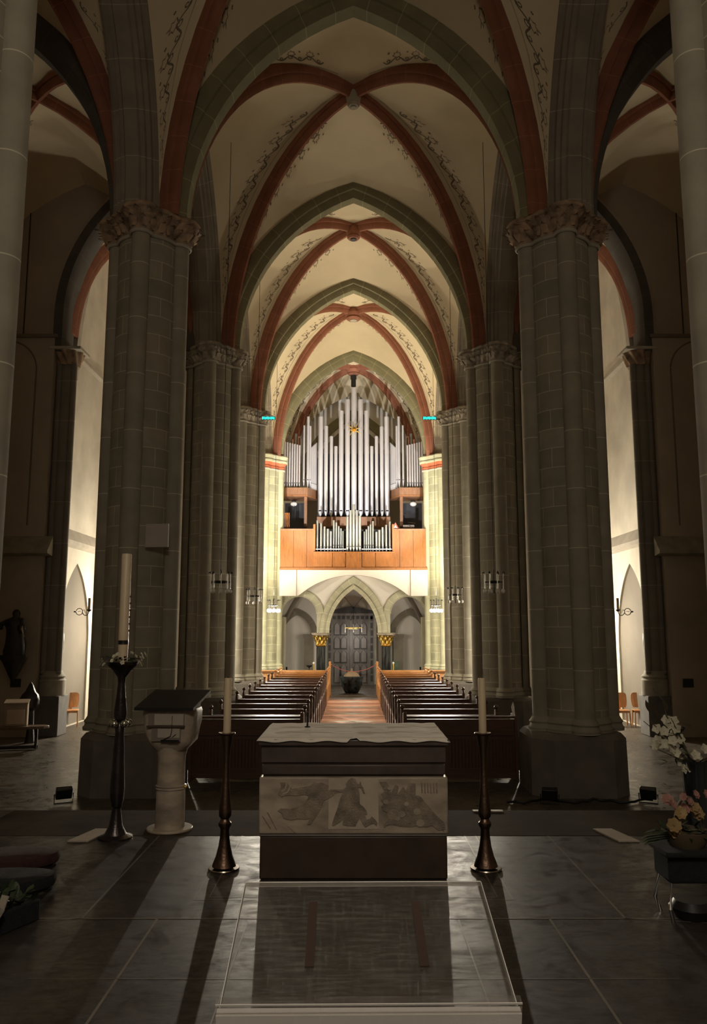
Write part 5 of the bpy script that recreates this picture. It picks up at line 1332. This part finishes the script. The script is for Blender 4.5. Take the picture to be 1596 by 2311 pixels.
for (dx, dz) in ((-.30, .285), (-.26, .27), (-.22, .24), (-.31, .20), (-.28, .17), (-.24, .17), (-.20, .20), (-.17, .24), (-.16, .29), (-.19, .31), (-.13, .21), (-.10, .19), (-.21, .13), (-.16, .10), (-.10, .02), (-.07, -.01), (-.12, -.02), (-.03, .09), (.02, .06), (-.33, .16), (-.14, .34), (-.20, .35), (.04, .14)):
    b = MB(); flower(b, (dx, random.uniform(-.12, .02), .62+dz), .042, 5, 1.2, random.uniform(3.6, 5.6)); b.build('blossom', 'petal_white', t)
b = MB()
for (x, z) in ((-.34, .66), (-.20, .67), (-.28, .62)): leafblade(b, (x, -.02, .62+z-.25), (-.4, -.2, 1), .10, .025, -.1)
b.tube([(-.10, 0, .80), (-.20, 0, 1.0), (-.22, 0, 1.12), (-.30, 0, 1.22)], .005, 6); b.build('bare_twig', 'stem', t)
BX, BY = Xat(1556, 5.05, .3), 5.05
t = thing('plant_stand', 'black footed stand at right edge carrying the basket of roses', 'stand', (BX, BY, 0))
m_ = MB(); m_.box((.0, 0, .30), (.34, .26, .16)); m_.build('black_box', 'rug', t, bevel=.02)
m_ = MB(); m_.box((.0, -.02, .39), (.40, .30, .03)); m_.build('silver_speckled_mat', 'fleck', t, bevel=.01) if 'fleck' in M else m_.build('speckled_mat', 'rug', t, bevel=.01)
for x in (-.15, .15):
    for y in (-.1, .1):
        m_ = MB(); m_.tube([(x, y, .22), (x*1.15, y*1.2, .08), (x*1.0, y, .0)], .012, 8); m_.build('chrome_leg', 'chrome', t)
m_ = MB(); m_.lathe((0, 0, 0), [(.10, .0), (.13, .06), (.10, .10)], 16); m_.build('dark_dish', 'black', t)
t = thing('flower_basket', 'wicker handled basket of pink and yellow roses on the right black stand', 'flowers', (BX-.01, BY, .405))
m_ = MB(); m_.lathe((0, 0, 0), [(.10, 0), (.13, .05), (.14, .09)], 20); m_.build('basket', 'stem', t)
m_ = MB(); m_.tube([(.085*cos(a)+.02, 0, .09+.19*sin(a)) for a in [pi*k/14 for k in range(15)]], .009, 6); m_.build('handle', 'stem', t)
random.seed(9)
for k, (dx, dz, mt, r) in enumerate(((-.13, .19, 'petal_pink', .038), (-.11, .17, 'petal_pink', .03), (-.07, .12, 'petal_yellow', .04), (-.02, .13, 'petal_pink', .035), (.03, .14, 'petal_yellow', .04), (-.11, .05, 'petal_yellow', .045), (-.09, .0, 'petal_yellow', .04), (.06, .10, 'petal_yellow', .035), (-.04, .21, 'petal_pink', .025), (.04, .22, 'petal_pink', .028), (.11, .22, 'petal_pink', .03), (.0, .18, 'petal_pink', .025), (.15, .24, 'petal_pink', .035))):
    b = MB(); flower(b, (dx, -.08+random.uniform(-.03, .03), .09+dz), r, 7, 1.1, random.uniform(4, 5.4)); flower(b, (dx, -.09, .095+dz), r*.6, 5, 1.1, 4.5); b.build('rose', mt, t)
lf = MB()
for k in range(50): leafblade(lf, (random.uniform(-.12, .14), random.uniform(-.1, .1), .08), (random.uniform(-1, 1), random.uniform(-1, .4), random.uniform(0, 1)), random.uniform(.06, .12), .022)
for k in range(4): leafblade(lf, (-.12, -.05, .05+k*.01), (-1, -.2+k*.1, .15), .17, .03)
lf.build('foliage', 'leaf', t)

# ---------- floor floodlights by the large piers
def flood(loc, rz, lab):
    t = thing('floor_floodlight', lab, 'floodlight', loc, rz, 'floor floodlights')
    m_ = MB(); m_.box((0, 0, .16), (.24, .10, .17), rx=.4); m_.build('housing', 'black', t, bevel=.01)
    m_ = MB(); m_.tube([(-.14, 0, .15), (-.14, 0, .01), (.14, 0, .01), (.14, 0, .15)], .010, 6); m_.build('bracket', 'black', t)
    for k in range(4): m_ = MB(); m_.box((0, .07, .10+k*.04), (.22, .02, .008), rx=.4); m_.build('cooling_fin', 'black', t)
flood((-4.52, 12.95, NAVE), .5, 'small black floodlight on the floor at the outer corner of the left pier')
flood((4.60, 12.95, NAVE), -.5, 'small black floodlight on the floor at the outer corner of the right pier')
flood((3.05, 12.9, NAVE), -.2, 'black floodlight on the floor before the right pier, inner side')
cb_ = MB(); cb_.tube([(2.4+2.3*k/20, 12.95-.12*sin(k*.9), NAVE+.02+.03*abs(sin(k*1.7))) for k in range(21)], .02, 6)
q = cb_.build('floor_cable', 'black'); tag(q, 'black cable lying along the foot of the right pier', 'cable')

# ---------- small aisle pictures (station panels)
for s in (-1, 1):
    t = thing('station_relief', f'small pale relief of a standing figure on the {side[s]} aisle jamb', 'relief', (s*7.93, 21.75, Zat(1440, 21.75)), 0, 'station reliefs')
    m_ = MB(); m_.bx(-.03, .03, -.12, .12, -.42, .05); m_.build('panel', 'white_panel', t)
    m_ = MB(); m_.loft([ell(z, r, r, -s*.06) for z, r in ((-.30, .07), (-.1, .08), (.12, .07), (.18, .03), (.22, .05), (.29, .045), (.32, .01))]); m_.build('figure', 'statue', t)

# ================================================================== LIGHT
def point(name, loc, energy, col=(1, .86, .62), r=.2):
    l = bpy.data.lights.new(name, 'POINT'); l.energy = energy; l.color = col; l.shadow_soft_size = r
    o = bpy.data.objects.new(name, l); COL.objects.link(o); o.location = loc; return o
WARM = (1, .89, .70)
for xp in (618, 985):
    point('chandelier_light', (Xat(xp, YL, ZL), YL, ZL-.26), 230, WARM, .12)
    l = bpy.data.lights.new('added_altar_beam', 'SPOT'); l.energy = 4200; l.color = (1, .90, .74); l.spot_size = radians(80); l.spot_blend = .7; l.shadow_soft_size = .07  # extra beam toward the altar, added to brighten floor and pews
    o = bpy.data.objects.new('added_altar_beam', l); COL.objects.link(o); o.location = (Xat(xp, YL, ZL), YL, ZL-.26)
    o.rotation_euler = (radians(90), 0, pi)
    l = bpy.data.lights.new('added_vault_uplight', 'SPOT'); l.energy = 1900; l.color = (1, .86, .62); l.spot_size = radians(150); l.spot_blend = .8; l.shadow_soft_size = .15  # extra upward beam, added to brighten the vault
    o = bpy.data.objects.new('added_vault_uplight', l); COL.objects.link(o); o.location = (Xat(xp, YL, ZL), YL, ZL+.4)
    o.rotation_euler = (pi-radians(16), 0, 0)
for s in (-1, 1):
    l = bpy.data.lights.new('added_organ_spot', 'SPOT'); l.energy = 3000; l.color = (1, .96, .92); l.spot_size = radians(50); l.spot_blend = .6; l.shadow_soft_size = .06  # spot added out of sight behind the pier to brighten the organ
    o = bpy.data.objects.new('added_organ_spot', l); COL.objects.link(o); o.location = (s*3.3, 28.25, 4.3)
    o.rotation_euler = (Vector((-s*2.9, 8.3, 4.6))).to_track_quat('-Z', 'Y').to_euler()
    point('aisle_light', (s*5.7, 24.2, 2.5), 800, WARM, .12)
    point('aisle_light', (s*5.7, 31.0, 2.5), 700, WARM, .12)
point('porch_light', (0, 38.2, 1.2), 45, (1, .90, .82), .2)
point('choir_fill_light', (0, -1.2, 5.6), 400, (1, .90, .76), .5)  # fill lamp added behind the viewpoint to lift the foreground
for s in (-1, 1):   # added fittings for the added organ spots, unseen behind the third piers
    t = thing('added_spot_fitting', f'small black spotlight added unseen at the back of the {side[s]} third pier, facing the organ', 'spotlight', (s*3.3, 28.17, 4.3), 0, 'added organ spotlights')
    m_ = MB(); m_.lathe((0, 0, 0), [(.05, -.16), (.08, -.12), (.085, .02)], 16, axis=Vector((-s*.25, 1, .5)).to_track_quat('Z', 'Y').to_matrix()); m_.build('housing', 'black', t)
    m_ = MB(); m_.tube([(0, -.08, -.04), (s*.30, -.30, -.05)], .02, 8); m_.build('bracket', 'black', t)
t = thing('added_choir_pendant', 'black-rodded pendant added unseen in the choir behind the viewpoint', 'lamp', (0, -1.2, 0))  # unseen fitting added to give the choir fill light a body
m_ = MB(); m_.tube([(0, 0, 6.2), (0, 0, 13.5)], .012, 6); m_.lathe((0, 0, 6.12), [(.10, 0), (.05, .10), (.02, .14)], 16); m_.build('rod_and_cap', 'black', t)
w_ = bpy.data.worlds.new('World'); sc.world = w_; w_.use_nodes = True
w_.node_tree.nodes['Background'].inputs[0].default_value = (.5, .5, .6, 1); w_.node_tree.nodes['Background'].inputs[1].default_value = .002

# ================================================================== CAMERA
cd = bpy.data.cameras.new('camera'); cam = bpy.data.objects.new('camera', cd); COL.objects.link(cam)
cam.location = (0, 0, EYE); cam.rotation_euler = (pi/2+PITCH, 0, 0)
cd.sensor_fit = 'VERTICAL'; cd.sensor_height = 24; cd.lens = 24*FPX/2311; cd.clip_end = 200; cd.clip_start = .05
sc.camera = cam
sc.view_settings.view_transform = 'Standard'; sc.view_settings.look = 'None'; sc.view_settings.gamma = 1
sc.view_settings.exposure = 0.0; sc.view_settings.use_curve_mapping = False
sc.cycles.max_bounces = 8; sc.cycles.diffuse_bounces = 6; sc.cycles.glossy_bounces = 4; sc.cycles.transparent_max_bounces = 12
sc.cycles.sample_clamp_indirect = 6; sc.cycles.caustics_reflective = False; sc.cycles.caustics_refractive = False
sc.cycles.use_denoising = True
